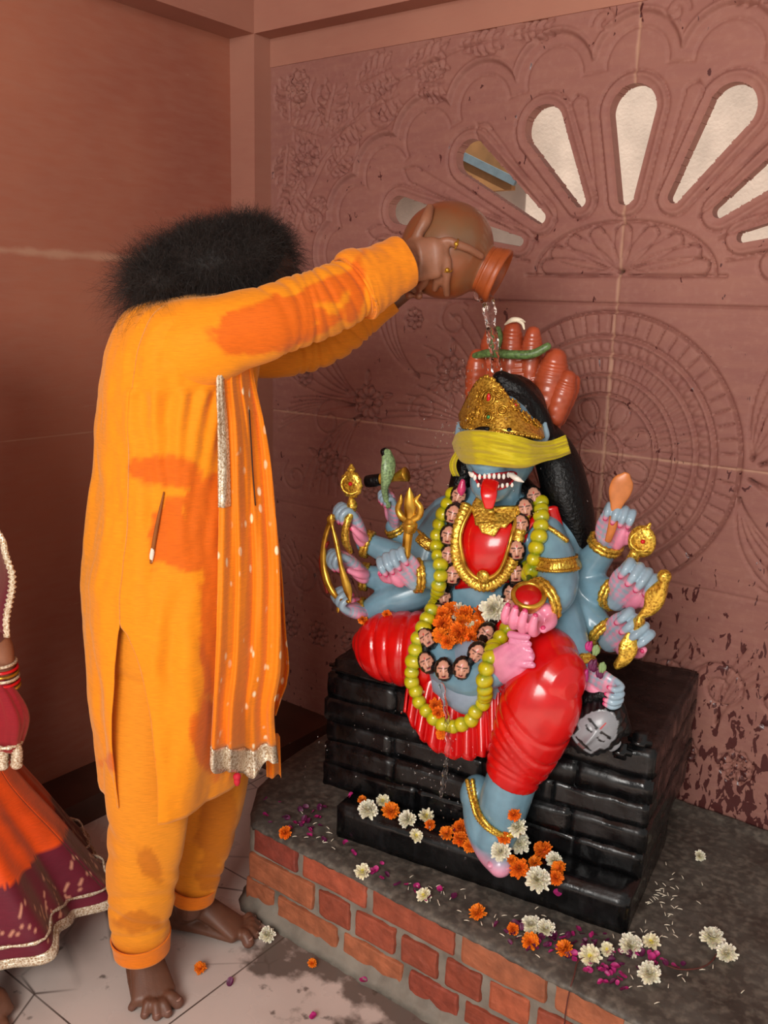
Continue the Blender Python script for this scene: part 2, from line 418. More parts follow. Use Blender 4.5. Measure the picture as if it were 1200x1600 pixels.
MAT['scarf'] = cloth('tie_dye_scarf', None, True, rough=.6, stretch=(1, 1, .15))
nt = MAT['scarf'].node_tree; bs = nt.nodes['Principled BSDF']; lk = bs.inputs['Base Color'].links[0].from_socket
vd = tex(nt, 'Voronoi', coords(nt, (1, 1, .55)), 42); nm = tex(nt, 'Noise', coords(nt), 11, 2)
dm = mixc(nt, 1.0, ramp(nt, vd, .16, .26, (1,)*3, (0,)*3), ramp(nt, nm, .40, .50), 'MULTIPLY')
nt.links.new(mixc(nt, dm, lk, lin('f4dcb4')), bs.inputs['Base Color'])
MAT['blind'] = cloth('yellow_gauze', 'cdbb1f', rough=.6, stretch=(.4, .4, 1.6)); 
bs = MAT['blind'].node_tree.nodes['Principled BSDF']; bs.inputs['Alpha'].default_value = .86
MAT['silver'] = goldmat('silver_braid', 'eadfc8', .5, 260)
MAT['silver'].node_tree.nodes['Principled BSDF'].inputs['Metallic'].default_value = .3
MAT['maroon'] = cloth('maroon_border', None, True, rough=.6)
MAT['skin'] = paint('brown_skin', None, .48, 0, .12, 35, .35, 260, .0008, attr=True, sss=.12)
MAT['hair'] = paint('black_hair', '1a110c', .7, 0, .2, 30, 0)
MAT['clay'] = None
m, nt, bs = M_('fired_clay'); vec = coords(nt)
n1 = tex(nt, 'Noise', vec, 9, 5); n2 = tex(nt, 'Noise', vec, 90, 4)
c = mixc(nt, ramp(nt, n1, .35, .65), lin('8a4420'), lin('73543a')); nt.links.new(c, bs.inputs['Base Color'])
bs.inputs['Roughness'].default_value = .32; bs.inputs['Coat Weight'].default_value = .25; bump(nt, bs, n2, .15, .001); MAT['clay'] = m
m, nt, bs = M_('water'); bs.inputs['Transmission Weight'].default_value = 1; bs.inputs['IOR'].default_value = 1.33; bs.inputs['Roughness'].default_value = .02
bs.inputs['Base Color'].default_value = (1, 1, 1, 1); MAT['water'] = m
MAT['flower'] = paint('flower_petals', None, .7, 0, .12, 60, 0, attr=True, sss=.1)
MAT['petal'] = paint('rose_petal', 'a8246c', .45, 0, .35, 60, 0)
MAT['petal_dark'] = paint('rose_petal_dark', '5a1440', .5, 0, .3, 60, 0)
MAT['stick'] = paint('dry_petal', 'd8cdb8', .8, 0, .2, 60, 0)
MAT['redplain'] = paint('red_gem', 'c01018', .2, 0, 0, 10, 0)
MAT['sindoor'] = MAT['redplain']
# ------------------------------------------------------------------ room
def structure(name, VF, mat, smooth=False, recalc=True):
    o = mesh(name, VF, mat, smooth=smooth, recalc=recalc); o['kind'] = 'structure'; return o
XL, XP, YB, YP = -2.345, -2.235, 2.28, 2.197
def bx(x0, x1, y0, y1, z0, z1): return box(((x0+x1)/2, (y0+y1)/2, (z0+z1)/2), (x1-x0, y1-y0, z1-z0))
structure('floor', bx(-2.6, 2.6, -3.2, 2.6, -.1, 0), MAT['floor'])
structure('wall_left', bx(XL-.12, XL, -1.2, YB+.12, 0, 2.9), MAT['wall'])
structure('ceiling', bx(-2.6, .5, -1.0, 2.5, 2.9, 3.0), MAT['ceil'])  # unseen ceiling; front edge extended to keep the sun off the room
structure('trim_1', bx(XL, XP, YP, YB+.02, 0, 2.9), MAT['beam'])                                 # corner post
structure('trim_2', bx(XP, .5, YP, YB+.09, 2.352, 2.9), MAT['beam'])                             # beam over the carved wall
structure('trim_3', bx(XL, XP, -1.2, YP, 2.352, 2.9), MAT['beam'])                               # beam over the left wall
structure('trim_4', bx(XP, .5, YB-.012, YB+.07, 2.268, 2.352), MAT['beam'])                       # fascia under the beam
structure('trim_5', bx(.225, .42, YP, YB+.1, 0, 2.352), MAT['beam'])                             # far right post
structure('baseboard_left', join(bx(XL, -2.17, -1.2, 2.0, 0, .082)), MAT['plinth'])
structure('baseboard_back', bx(XL, -1.93, 2.0, YB, 0, .10), MAT['plinth'])
# the yard seen through the slots
structure('wall_outside', bx(-5.5, 4, 4.6, 4.75, -.1, 3.62), MAT['outer'])
structure('ground_outside', bx(-6, 4.5, 2.5, 4.9, -.12, -.02), MAT['outer'])
t_ = root('leaning_board', (-3.35, 4.3, 0), 'weathered brown board with blue stripe standing outside behind the second slot', 'board')
bd = box((-3.29, 4.42, 2.72), (1.44, .04, 1.16), [nrm((1, 0, .0)), nrm((0, 1, 0)), nrm((0, 0, 1))])
mesh('board', bd, MAT['outer_dark'], t_, smooth=False)
mesh('blue_strip', box((-2.95, 4.39, 2.36), (.9, .02, .04), [nrm((1, 0, -.45)), (0, 1, 0), nrm((.45, 0, 1))]), paint('blue_tarp', '62727c', .8), t_, smooth=False)
for x_ in (-3.95, -3.62): mesh('post', box((x_, 4.43, 1.06), (.05, .05, 2.2)), MAT['outer_dark'], t_, smooth=False)
# ---- carved slab wall as a relief
def carved_wall():
    st = .0034; x0, x1, z0, z1 = XP-.004, .226, .0, 2.272
    nx = int((x1-x0)/st)+1; nz = int((z1-z0)/st)+1
    X = np.linspace(x0, x1, nx); Zs = np.linspace(z0, z1, nz); GX, GZ = np.meshgrid(X, Zs)
    U = GX+1.0; H = np.zeros_like(GX)
    def smooth(d, w): return np.clip(.5-d/w, 0, 1)
    def stroke(P, w=.004, dep=-.004, mirror=True):
        P = np.asarray(P, float)
        for sg in ((1, -1) if mirror else (1,)):
            Q = P*[sg, 1]; a = Q.min(0)-w*4; b = Q.max(0)+w*4
            i0 = max(int((a[0]-1.0-x0)/st), 0); i1 = min(int((b[0]-1.0-x0)/st)+2, nx)
            j0 = max(int((a[1]-z0)/st), 0); j1 = min(int((b[1]-z0)/st)+2, nz)
            if i1 <= i0 or j1 <= j0: continue
            u = U[j0:j1, i0:i1]; z = GZ[j0:j1, i0:i1]; D = np.full(u.shape, 9.)
            for k in range(len(Q)-1):
                ax, az = Q[k]; dx, dz = Q[k+1]-Q[k]; L2 = dx*dx+dz*dz+1e-12
                t = np.clip(((u-ax)*dx+(z-az)*dz)/L2, 0, 1)
                D = np.minimum(D, np.hypot(u-ax-t*dx, z-az-t*dz))
            H[j0:j1, i0:i1] += dep*np.exp(-(D/w)**2)
    def bez(a, b, c, n=12):
        t = np.linspace(0, 1, n)[:, None]; a, b, c = map(np.asarray, (a, b, c)); return (1-t)**2*a+2*t*(1-t)*b+t*t*c
    CZ = 1.635
    # multifoil arch: field outside stands 5 mm proud, hollow inside
    ts = np.linspace(-.12, PI+.12, 15); sd = ((U/.97)**2+(np.maximum(GZ-CZ, -.08)/.52)**2)**.5-1; sd *= .55
    for t in ts:
        cx, cz = .93*math.cos(t), CZ+.50*math.sin(t); sd = np.minimum(sd, np.hypot(U-cx, GZ-cz)-.108)
    low = (GZ < 1.565)
    out = np.where(low, 1, np.clip(sd/.006, 0, 1)); H += np.where(low, 0, out*.006)
    H += np.where(low, 0, .004*np.exp(-((sd-.012)/.005)**2)-.003*np.exp(-((sd+.028)/.004)**2))
    # slots
    slots = [((0, .19), (0, .392), .022, .061)]
    for s in (1, -1):
        slots += [((s*.125, .183), (s*.243, .372), .016, .057), ((s*.238, .145), (s*.468, .313), .016, .048),
                  ((s*.298, .085), (s*.712, .182), .013, .040), ((s*.385, .024), (s*.77, .055), .013, .026)]
    SD = np.full(U.shape, 9.)
    def cap(a, b, ra, rb):
        ax, az = a[0], a[1]+CZ; dx, dz = b[0]-a[0], b[1]-a[1]; L2 = dx*dx+dz*dz
        t = np.clip(((U-ax)*dx+(GZ-az)*dz)/L2, 0, 1)
        return np.hypot(U-ax-t*dx, GZ-az-t*dz)-(ra+(rb-ra)*t)
    for s in slots:
        d = cap(*s); SD = np.minimum(SD, d)
    H += -.0035*np.exp(-((SD-.030)/.0035)**2)+.0035*np.exp(-((SD-.020)/.006)**2)
    # ribs and buds between slots
    for i, a in enumerate([PI/2-.30, PI/2-.78, PI/2-1.12, PI/2-1.40]):
        L = [.50, .60, .72, .78][i]; c, s_ = math.cos(a), math.sin(a); e = (1, .86)
        p0 = np.array([c*.27, CZ+s_*.19]); p1 = np.array([c*L, CZ+s_*L*.86]); n = nrm((s_*-1, c))
        for q in (-.022, .022):
            stroke(bez(p0, (p0+p1)/2+n*q*.6, p1+n*q), .0035, -.003)
        tip = p1+(p1-p0)*.13
        stroke(bez(p1+n*.022, p1+n*.03+(p1-p0)*.06, tip), .0035, -.0035); stroke(bez(p1-n*.022, p1-n*.03+(p1-p0)*.06, tip), .0035, -.0035)
        stroke([p0+(p1-p0)*.2, p0+(p1-p0)*.75], .005, .002)
    # lunette with petals
    t = np.linspace(0, PI, 40); stroke(np.stack([.245*np.cos(t), CZ+.13*np.sin(t)], 1), .004, -.006, False)
    stroke([(-.27, CZ-.004), (.27, CZ-.004)], .004, -.006, False)
    for i in range(9):
        a = PI*(i+.5)/9; c = np.array([math.cos(a)*.215, CZ+math.sin(a)*.108]); d = nrm((math.cos(a)/.24, math.sin(a)/.13)); n = np.array([-d[1], d[0]]); w_ = .034
        b0 = np.array([0, CZ+.004])
        stroke(bez(b0, (b0+c)/2+n*w_*.9, c+n*w_*.6), .003, -.003, False); stroke(bez(b0, (b0+c)/2-n*w_*.9, c-n*w_*.6), .003, -.003, False)
        stroke(bez(c+n*w_*.6, c+d*.018+n*.01, c+d*.016), .003, -.006, False); stroke(bez(c-n*w_*.6, c+d*.018-n*.01, c+d*.016), .003, -.006, False)
    # bands
    H += -.006*np.exp(-((GZ-1.56)/.003)**2)-.003*np.exp(-((GZ-.852)/.0025)**2)-.003*np.exp(-((GZ-1.172)/.002)**2)*(np.abs(U) > .36)
    # wheel
    wu, wz = U+.012, GZ-1.172; R = np.hypot(wu, wz); A = np.arctan2(wz, wu)
    def ringg(r, w=.0035, d=-.005):
        nonlocal H
        H = H+d*np.exp(-((R-r)/w)**2)
    H += np.where(R < .366, .004, 0)*np.clip((.366-R)/.004, 0, 1)
    for r, w, d in ((.368, .004, -.006), (.308, .004, -.005), (.298, .005, .004), (.262, .003, -.004), (.254, .004, .003), (.209, .003, -.004), (.202, .004, .003), (.157, .003, -.005), (.150, .004, .003), (.062, .003, -.004), (.055, .003, .003)): ringg(r, w, d)
    def band(r0, r1, n, d, duty=.2):
        nonlocal H
        ph = np.abs(((A*n/(2*PI)) % 1)-.5)*2
        H = H+d*np.clip((R-r0)/.003, 0, 1)*np.clip((r1-R)/.003, 0, 1)*np.exp(-(((1-ph)*(2*PI*R/n)/2)/.0032)**2)
    band(.314, .362, 60, -.0045); band(.214, .250, 84, -.003); band(.163, .198, 64, -.0035); band(.0, .056, 24, -.003); band(.065, .09, 36, -.002)
    n = 66; ph = np.abs(((A*n/(2*PI)) % 1)-.5)*2; H += .0045*np.clip(1-(((R-.280)/.013)**2+((1-ph)*1.15)**2), 0, 1)-.003*np.exp(-((R-.280)/.02)**2)
    for i in range(8):
        a = 2*PI*i/8+PI/8; d = np.array([math.cos(a), math.sin(a)]); nn = np.array([-d[1], d[0]]); c0 = np.array([-.012, 1.172])
        for q in (.045, .03):
            stroke(np.concatenate([bez(c0+d*.065, c0+d*.10+nn*q, c0+d*.138+nn*q*.5), bez(c0+d*.138+nn*q*.5, c0+d*.152, c0+d*.138-nn*q*.5), bez(c0+d*.138-nn*q*.5, c0+d*.10-nn*q, c0+d*.065)]), .003, -.0035, False)
    # rosettes, leaf fans and scrolls round the wheel (mirrored)
    def rosette(u, z, r, n=8, rot=0, leaves=0):
        t = np.linspace(0, 2*PI, 14); stroke(np.stack([u+r*.25*np.cos(t), z+r*.25*np.sin(t)], 1), .003, -.004)
        for i in range(n):
            a = rot+2*PI*i/n; d = np.array([math.cos(a), math.sin(a)]); nn = np.array([-d[1], d[0]]); c = np.array([u, z]); w_ = r*1.15*PI/n
            stroke(bez(c+d*r*.3, c+d*r*.7+nn*w_*1.5, c+d*r), .0032, -.0045); stroke(bez(c+d*r*.3, c+d*r*.7-nn*w_*1.5, c+d*r), .0032, -.0045)
            H_add.append((u+d[0]*r*.65, z+d[1]*r*.65, r*.3))
        for i in range(leaves):
            a = rot+2*PI*i/leaves+.3; d = np.array([math.cos(a), math.sin(a)]); nn = np.array([-d[1], d[0]]); c = np.array([u, z])
            for q in (.5, -.5, 0):
                stroke(bez(c+d*r*1.05, c+d*r*1.4+nn*q*r*.6, c+d*r*1.8), .003, -.0035)
    H_add = []
    def fan(b, tips, bend, w=.0035, d=-.0035):
        b = np.asarray(b, float)
        for tp in tips:
            tp = np.asarray(tp, float); mid = (b+tp)/2; v = tp-b; nn = np.array([-v[1], v[0]]); stroke(bez(b, mid+nn*bend, tp, 16), w, d)
    rosette(.60+.045, 1.50, .032, 8); rosette(.50, 1.345, .056, 9, .2, 6); rosette(.815, 1.235, .055, 10, 0, 5); rosette(.93, 1.44, .036, 8, .3, 4)
    rosette(.60, 1.0, .05, 9, .1, 6); rosette(.98, 1.02, .05, 8, .1, 5); rosette(.80, .95, .035, 8); rosette(1.09, 1.30, .035, 8)
    fan((.38, 1.20), [(.47+.045*i, 1.53-.012*i*i) for i in range(5)], .30); fan((.40, 1.19), [(.62+.04*i, 1.30-.03*i) for i in range(5)], .12)
    fan((.38, 1.15), [(.66+.03*i, 1.12-.035*i) for i in range(5)], -.12); fan((.36, 1.10), [(.45+.045*i, .89+.012*i) for i in range(5)], -.28)
    fan((.86, 1.25), [(1.02+.03*i, 1.53-.045*i) for i in range(6)], -.2); fan((.87, 1.22), [(1.14+.012*i, 1.22-.02*i) for i in range(7)], .1)
    fan((.84, 1.19), [(.90+.04*i, .91-.0*i) for i in range(6)], .25)
    fan((.62, 1.33), [(.72+.02*i, 1.52-.01*i) for i in range(4)], -.25)
    def scroll(u, z, r, turns, a0, sg, tail=None):
        t = np.linspace(0, 1, 40); a = a0+sg*turns*2*PI*t; rr = r*(1-.82*t); stroke(np.stack([u+rr*np.cos(a), z+rr*np.sin(a)], 1), .004, -.004)
    for a in ((.50, 1.50, .06, 1.2, 2.4, -1), (.60, 1.23, .05, 1.3, 0, 1), (.71, 1.02, .08, 1.4, 1, 1), (.98, 1.16, .07, 1.2, 2, -1), (1.14, 1.45, .06, 1.2, 3, 1), (.47, .93, .06, 1.3, 4, 1), (1.13, .95, .06, 1.3, 1, -1), (.84, 1.49, .05, 1.3, 5, 1)): scroll(*a)
    # lower band: scrolls worn down
    for i in range(9):
        u = .08+i*.145; scroll(u, .60, .075, 1.5, 1.2+i, 1 if i % 2 else -1); rosette(u+.06, .40, .045, 8, .2*i); fan((u, .5), [(u+.05+.02*j, .72-.02*j) for j in range(4)], .2)
    # upper field: acanthus leaves along the frame
    def leaf(b, d, L, w_, lobes=5):
        b = np.asarray(b, float); d = nrm(d); nn = np.array([-d[1], d[0]])
        stroke([b, b+d*L*.95], .003, -.003)
        for sg in (1, -1):
            for i in range(lobes):
                s0 = L*(.08+.84*i/lobes); s1 = L*(.08+.84*(i+1)/lobes)+L*.08; ww = w_*math.sin(PI*(i+1)/(lobes+1.3))+w_*.15
                a = b+d*s0+nn*sg*ww*.35; tip = b+d*s1+nn*sg*ww; e = b+d*(s0+L*.84/lobes)+nn*sg*ww*.42
                stroke(bez(a, b+d*s0+nn*sg*ww*1.15, tip, 8), .0036, -.0035); stroke(bez(tip, (tip+e)/2, e, 5), .003, -.0015); stroke(bez(b+d*s0, (b+d*s0+tip)/2+d*.004, tip, 6), .003, -.0012)
        H_add.append((b[0]+d[0]*L*.5, b[1]+d[1]*L*.5, w_*.8))
    LV = [(1.15, 2.10, 0, 1, .13, .06), (1.14, 2.08, -.8, -.25, .14, .06), (1.16, 2.03, .1, -1, .12, .05), (1.0, 2.06, -.3, 1, .14, .055), (.98, 2.04, -.9, .35, .13, .05), (1.10, 1.93, .5, -.8, .12, .05),
          (.88, 2.18, -.8, .2, .14, .05), (.84, 2.10, -.95, .3, .13, .05), (.70, 2.20, -1, .12, .15, .045), (.66, 2.14, -.9, .1, .10, .04), (.52, 2.235, -1, .02, .14, .028), (1.17, 1.86, .2, -1, .11, .045), (1.19, 1.72, -.1, -1, .11, .035), (1.08, 1.85, -.8, -.5, .09, .04), (.36, 2.245, -1, 0, .13, .022), (.99, 1.93, -.6, .5, .1, .04)]
    for a, b, c, d, L, w_ in LV: leaf((a, b), (c, d), L, w_)
    rosette(1.12, 2.20, .05, 9, 0); rosette(1.08, 1.98, .055, 8, .2)
    for a in ((.93, 2.00, .07, 1.3, 2, 1), (1.05, 1.80, .05, 1.4, 0, -1), (.79, 2.10, .06, 1.3, 3, 1), (1.02, 2.17, .05, 1.2, 1, -1), (.60, 2.20, .04, 1.3, 2, 1), (1.17, 1.60, .05, 1.3, 2, 1), (.09, 2.235, .035, 1.2, 0, 1)): scroll(*a)
    stroke(bez((1.19, 1.62), (1.10, 1.85), (.98, 2.0)), .005, -.004); stroke(bez((1.02, 1.98), (.8, 2.2), (.45, 2.24)), .005, -.004)
    for u, z, r in H_add:
        for sg in (1, -1): H += .0022*np.exp(-(((U-sg*u)**2+(GZ-z)**2)/r**2))
    # slab joints + chips
    H += -.002*np.exp(-((U+.0)/.003)**2)
    H *= 1.45
    # ---- build with slots cut through
    gz, gx = np.gradient(SD, st); g = np.hypot(gx, gz)+1e-9
    near = (np.abs(SD) < .6*st); XX = np.where(near, GX-gx/g*SD, GX); ZZ = np.where(near, GZ-gz/g*SD, GZ)
    SDs = np.where(near, 0, SD)
    ids = np.arange(nx*nz).reshape(nz, nx)
    q = np.stack([ids[:-1, :-1], ids[:-1, 1:], ids[1:, 1:], ids[1:, :-1]], 2).reshape(-1, 4)
    s4 = SDs.ravel()[q]; keep = ~((s4 <= 0).all(1)) & ~((s4 < 0).any(1) & (s4.mean(1) < 0))
    q = q[keep]
    V = np.stack([XX.ravel(), YB-H.ravel(), ZZ.ravel()], 1)
    # boundary edges -> inner faces of the slots and back
    e = np.concatenate([q[:, [0, 1]], q[:, [1, 2]], q[:, [2, 3]], q[:, [3, 0]]]); key = np.sort(e, 1); kk = key[:, 0]*(nx*nz)+key[:, 1]
    uq, inv, cnt = np.unique(kk, return_inverse=True, return_counts=True); be = e[cnt[inv] == 1]
    bv = np.unique(be); mp_ = {int(a): i for i, a in enumerate(bv)}; n0 = len(V)
    V2 = V[bv].copy(); bevel = V[bv].copy(); bevel[:, 1] = YB+.036; V = np.concatenate([V, bevel])
    F = q[:, ::1].tolist()+[(int(b), int(a), n0+mp_[int(a)], n0+mp_[int(b)]) for a, b in be]
    # drop unused vertices
    used = np.zeros(len(V), bool); fa = np.array([list(f) for f in F]); used[fa.ravel()] = True; rm = np.cumsum(used)-1
    return V[used], rm[fa].tolist()
cw = structure('wall_back', carved_wall(), MAT['carved'], True, False); smoothsharp(cw, 50)
# ------------------------------------------------------------------ brick platform with cement top
LZ_ = .25
plat = root('brick_platform', (-.9, 1.467, 0), 'low red brick platform with rough grey mortar and wet cement top along the carved wall', 'platform')
def brickwork():
    R = random.Random(3); V = []; F = []; C = []
    pal = ['94442e', '9c4c34', '8e402e', 'a05236', '964832', '863c2e', 'a66040']
    def brick(x0, x1, y0, y1, z0, z1):
        b = bmesh.new(); bmesh.ops.create_cube(b, size=1)
        for v in b.verts: v.co = Vector(((x0+x1)/2+v.co.x*(x1-x0), (y0+y1)/2+v.co.y*(y1-y0), (z0+z1)/2+v.co.z*(z1-z0)))
        bmesh.ops.bevel(b, geom=b.edges[:], offset=R.uniform(.004, .008), segments=2, profile=.6, affect='EDGES')
        bmesh.ops.subdivide_edges(b, edges=[e for e in b.edges if e.calc_length() > .03], cuts=3, use_grid_fill=True)
        sd = Vector((R.random()*9, R.random()*9, 0))
        for v in b.verts:
            n_ = noise.noise_vector(v.co*28+sd); v.co += Vector(n_)*.0034+Vector(noise.noise_vector(v.co*90))*.0012
        o = len(V); col = np.array(lin(R.choice(pal)))*R.uniform(.85, 1.15)
        b.verts.index_update(); V.extend([tuple(v.co) for v in b.verts]); C.extend([col]*len(b.verts)); F.extend([tuple(o+v.index for v in f.verts) for f in b.faces]); b.free()
    # front face, three courses, joints as in the masonry
    rows = [(.170, .240, [-1.515, -1.35, -1.13, -.885, -.665, -.50, -.36, -.285]),
            (.089, .158, [-1.535, -1.295, -1.18, -1.045, -.925, -.815, -.70, -.60, -.44, -.285]),
            (.010, .077, [-1.55, -1.43, -1.215, -1.02, -.87, -.73, -.52, -.40, -.285])]
    for z0, z1, xs in rows:
        for a, c in zip(xs[:-1], xs[1:]):
            t = R.uniform(-.004, .004); brick(a+.0095, c-.0095, 1.467+t, 1.467+.105+t, z0, z1)
    # left end, running back to the wall
    for k, (z0, z1) in enumerate(((.170, .240), (.089, .158), (.010, .077))):
        y = 1.58; x = -1.53-.015*k; first = True
        while y < 2.2:
            L = .215 if (k != 1 or not first) else .10; first = False
            sh = .13*min(1, (y-1.5)/.4); brick(x-sh*.7-.02, x-sh*.7+.09, y+.004, min(y+L, 2.255), z0, z1); y += L+.012
    for k, (z0, z1) in enumerate(((.170, .240), (.089, .158), (.010, .077))):     # right end
        y = 1.58
        while y < 2.2: brick(-.40, -.29, y+.004, min(y+.215, 2.255), z0, z1); y += .227
    return (V, F), C
vf, cc = brickwork(); mesh('brickwork', vf, MAT['brick'], plat, False, cc)
# mortar: one rough body filling the joints
def mortar_body():
    poly = [(-1.528, 1.474), (-.292, 1.474), (-.292, 2.258), (-1.665, 2.258), (-1.66, 1.92), (-1.61, 1.62)]
    def ringat(z, off):
        out = []; n = len(poly)
        for i in range(n):
            a = np.array(poly[i]); b = np.array(poly[(i+1) % n]); K = max(2, int(np.linalg.norm(b-a)/.012))
            for j in range(K):
                p = a+(b-a)*j/K; nz = noise.noise(Vector((p[0]*30, p[1]*30, z*30)))
                d = nrm(np.array([b[1]-a[1], -(b[0]-a[0])]))
                out.append((p[0]+d[0]*(off+nz*.006), p[1]+d[1]*(off+nz*.006+.004*noise.noise(Vector((p[0]*110, p[1]*110, z*110)))), z))
        return out
    rings = [ringat(z, o) for z, o in [(0, .035), (.012, .018), (.03, .004)]+[(.03+i*.014, -.001) for i in range(1, 15)]+[(.238, -.002), (.243, -.002)]]
    return loft(rings, True, True)
mesh('mortar', mortar_body(), MAT['mortar'], plat, True)
def cement_top():
    nx, ny = 260, 170; xs = np.linspace(-1.69, -.285, nx); ys = np.linspace(1.458, 2.262, ny); G = np.zeros((ny, nx, 3))
    for j, y in enumerate(ys):
        xl = np.interp(y, [1.458, 1.50, 1.6, 1.75, 1.95, 2.28], [-1.50, -1.545, -1.62, -1.67, -1.69, -1.70])
        for i in range(nx):
            x = xl+(-.285-xl)*i/(nx-1); yy = y
            h = .0035*noise.fractal(Vector((x*7, y*7, 0)), 1, 2, 5)+.0015*noise.noise(Vector((x*60, y*60, 3)))
            e = min((yy-1.458)/.03, (x-xl)/.035, 1); e = max(e, 0)
            edge = .006*noise.noise(Vector((x*18, 2, 0))) if j == 0 else 0
            G[j, i] = (x, yy+edge+.003*noise.noise(Vector((x*40, 0, 1))), .250+h-.010*(1-math.sqrt(max(0, 1-(1-e)**2))))
            if yy > 2.22: G[j, i, 2] += .010*((yy-2.22)/.04)
    G[..., 2] = np.maximum(G[..., 2], .236)
    return sheet(G, .012)
mesh('cement_top', cement_top(), MAT['cement'], plat, True)
# ------------------------------------------------------------------ black pedestal
ped = root('pedestal', SL(.3, .2, 0), 'glossy black painted rock pedestal with layered courses under the blue statue', 'pedestal')
def rough_box(a0, a1, b0, b1, c0, c1, seg=.012, amp=.004, fr=16, rnd_=.012, lean=0, topw=0):
    """box in statue axes with uneven chiselled faces"""
    b = bmesh.new(); bmesh.ops.create_cube(b, size=1)
    for v in b.verts: v.co = Vector(((a0+a1)/2+v.co.x*(a1-a0), (b0+b1)/2+v.co.y*(b1-b0), (c0+c1)/2+v.co.z*(c1-c0)))
    bmesh.ops.bevel(b, geom=b.edges[:], offset=rnd_, segments=2, affect='EDGES')
    for _ in range(6):
        es = [e for e in b.edges if e.calc_length() > seg*1.6]
        if not es: break
        bmesh.ops.subdivide_edges(b, edges=es, cuts=1, use_grid_fill=True)
    for v in b.verts:
        n_ = noise.noise_vector(v.co*fr); n2 = noise.noise_vector(v.co*fr*3); v.co += Vector(n_)*amp+Vector(n2)*amp*.4
    b.verts.index_update(); V = [tuple(SL(*v.co)) for v in b.verts]; F = [tuple(v.index for v in f.verts) for f in b.faces]; b.free(); return V, F
mesh('step_slab', rough_box(-.03, .69, .0, .40, -.002, .092, .02, .002, 10, .006), MAT['black'], ped)
crs = []; zz = [.088, .150, .208, .266, .322, .388]
R_ = random.Random(5)
for i in range(5):
    t = i/4; j0 = R_.uniform(-.012, .012)
    w0 = -.105-.01*R_.random(); w1 = .685+j0*.7; f0 = .075+.004*i+R_.uniform(-.01, .01)
    n_ = 4; xs = [w0+(w1-w0)*q for q in (0, .27+R_.uniform(-.06, .06), .52+R_.uniform(-.05, .05), .78+R_.uniform(-.05, .05), 1)]
    for a, c in zip(xs[:-1], xs[1:]):
        crs.append(rough_box(a-.006, c+.006, f0+R_.uniform(-.005, .005), .60, zz[i]-.002, zz[i+1]+.002, .016, .004, 22, .0045))
mesh('rock_courses', join(*crs), MAT['black'], ped)
kn = [rough_box(.635, .685, .085, .13, .385, .42, .012, .004, 30, .012), rough_box(.60, .65, .07, .10, .36, .395, .012, .004, 30, .012), rough_box(-.115, .2, .075, .3, .385, .43, .02, .006, 14, .02)]
for k_ in kn: mesh('rock_knob', k_, MAT['black'], ped)
# ------------------------------------------------------------------ statue
st = root('goddess_statue', SL(.33, .25, .40), 'painted blue ten armed goddess statue seated on black pedestal, yellow cloth over the eyes', 'statue')
BLUE, PINK, BLU2 = '6e94a6', 'e58aa6', '8fa8b8'
def T(pts, **k):
    """tube through (px, py, depth, half width in px[, thickness in px])"""
    P = [S(p[0], p[1], p[2]) for p in pts]; rr = [(px(p[4], q), px(p[3], q)) if len(p) > 4 else px(p[3], q) for p, q in zip(pts, P)]
    return tube(P, rr, up=k.pop('up', None), **k)
def E_(x, y, d, rx, ry, rz, ax=None):
    c = S(x, y, d); return ell(c, (px(rx, c), px(ry, c), px(rz, c)), [SX, SY, UP] if ax is None else ax)
prims = []
A = lambda vf, c=BLUE: prims.append((vf, c))
# torso, pelvis, neck, head
torso = T([(735, 1010, .22, 78, 60), (745, 960, .21, 70, 55), (755, 905, .205, 64, 48), (765, 850, .20, 82, 55), (775, 812, .21, 92, 46), (785, 785, .215, 60, 32)], n=28, up=SY, round_ends=True)
A(torso); A(T([(785, 800, .20, 26), (788, 760, .19, 27), (790, 720, .20, 30)], round_ends=True))
A(E_(783, 690, .20, 60, 66, 82)); A(E_(768, 752, .13, 34, 36, 34)); A(E_(762, 725, .115, 30, 24, 16))
A(E_(762, 706, .125, 14, 18, 20))
# shoulders and arms (image left)
def arm(p, **k): A(T(p, n=16, round_ends=True))
arm([(700, 815, .22, 32), (672, 850, .20, 30), (655, 882, .17, 27), (618, 868, .15, 22), (583, 852, .14, 17), (570, 848, .14, 16)])
arm([(705, 830, .23, 34), (685, 870, .21, 32), (650, 900, .18, 27), (605, 905, .15, 22), (575, 900, .14, 17)])
arm([(700, 850, .22, 34), (680, 900, .20, 34), (645, 925, .16, 30), (605, 940, .13, 24), (575, 958, .12, 19)])
arm([(710, 830, .20, 30), (702, 870, .17, 28), (685, 895, .13, 26), (660, 897, .09, 22), (645, 897, .08, 20)])
arm([(700, 800, .25, 28), (668, 830, .26, 26), (645, 860, .26, 24), (628, 838, .24, 19), (615, 822, .23, 14)])
# image right
arm([(845, 815, .24, 34), (872, 838, .25, 33), (885, 880, .25, 34), (905, 905, .24, 36), (925, 880, .23, 27), (945, 855, .22, 22)])
arm([(860, 830, .24, 32), (895, 905, .24, 36), (925, 920, .22, 30), (955, 924, .20, 20)])
arm([(865, 850, .23, 32), (888, 920, .22, 36), (915, 960, .20, 31), (942, 985, .18, 21)])
arm([(860, 860, .22, 32), (868, 930, .18, 36), (885, 985, .13, 32), (900, 1020, .09, 24), (906, 1035, .07, 20)])
arm([(850, 830, .20, 30), (870, 880, .15, 32), (868, 925, .09, 32), (845, 940, .05, 27), (828, 942, .03, 22)])
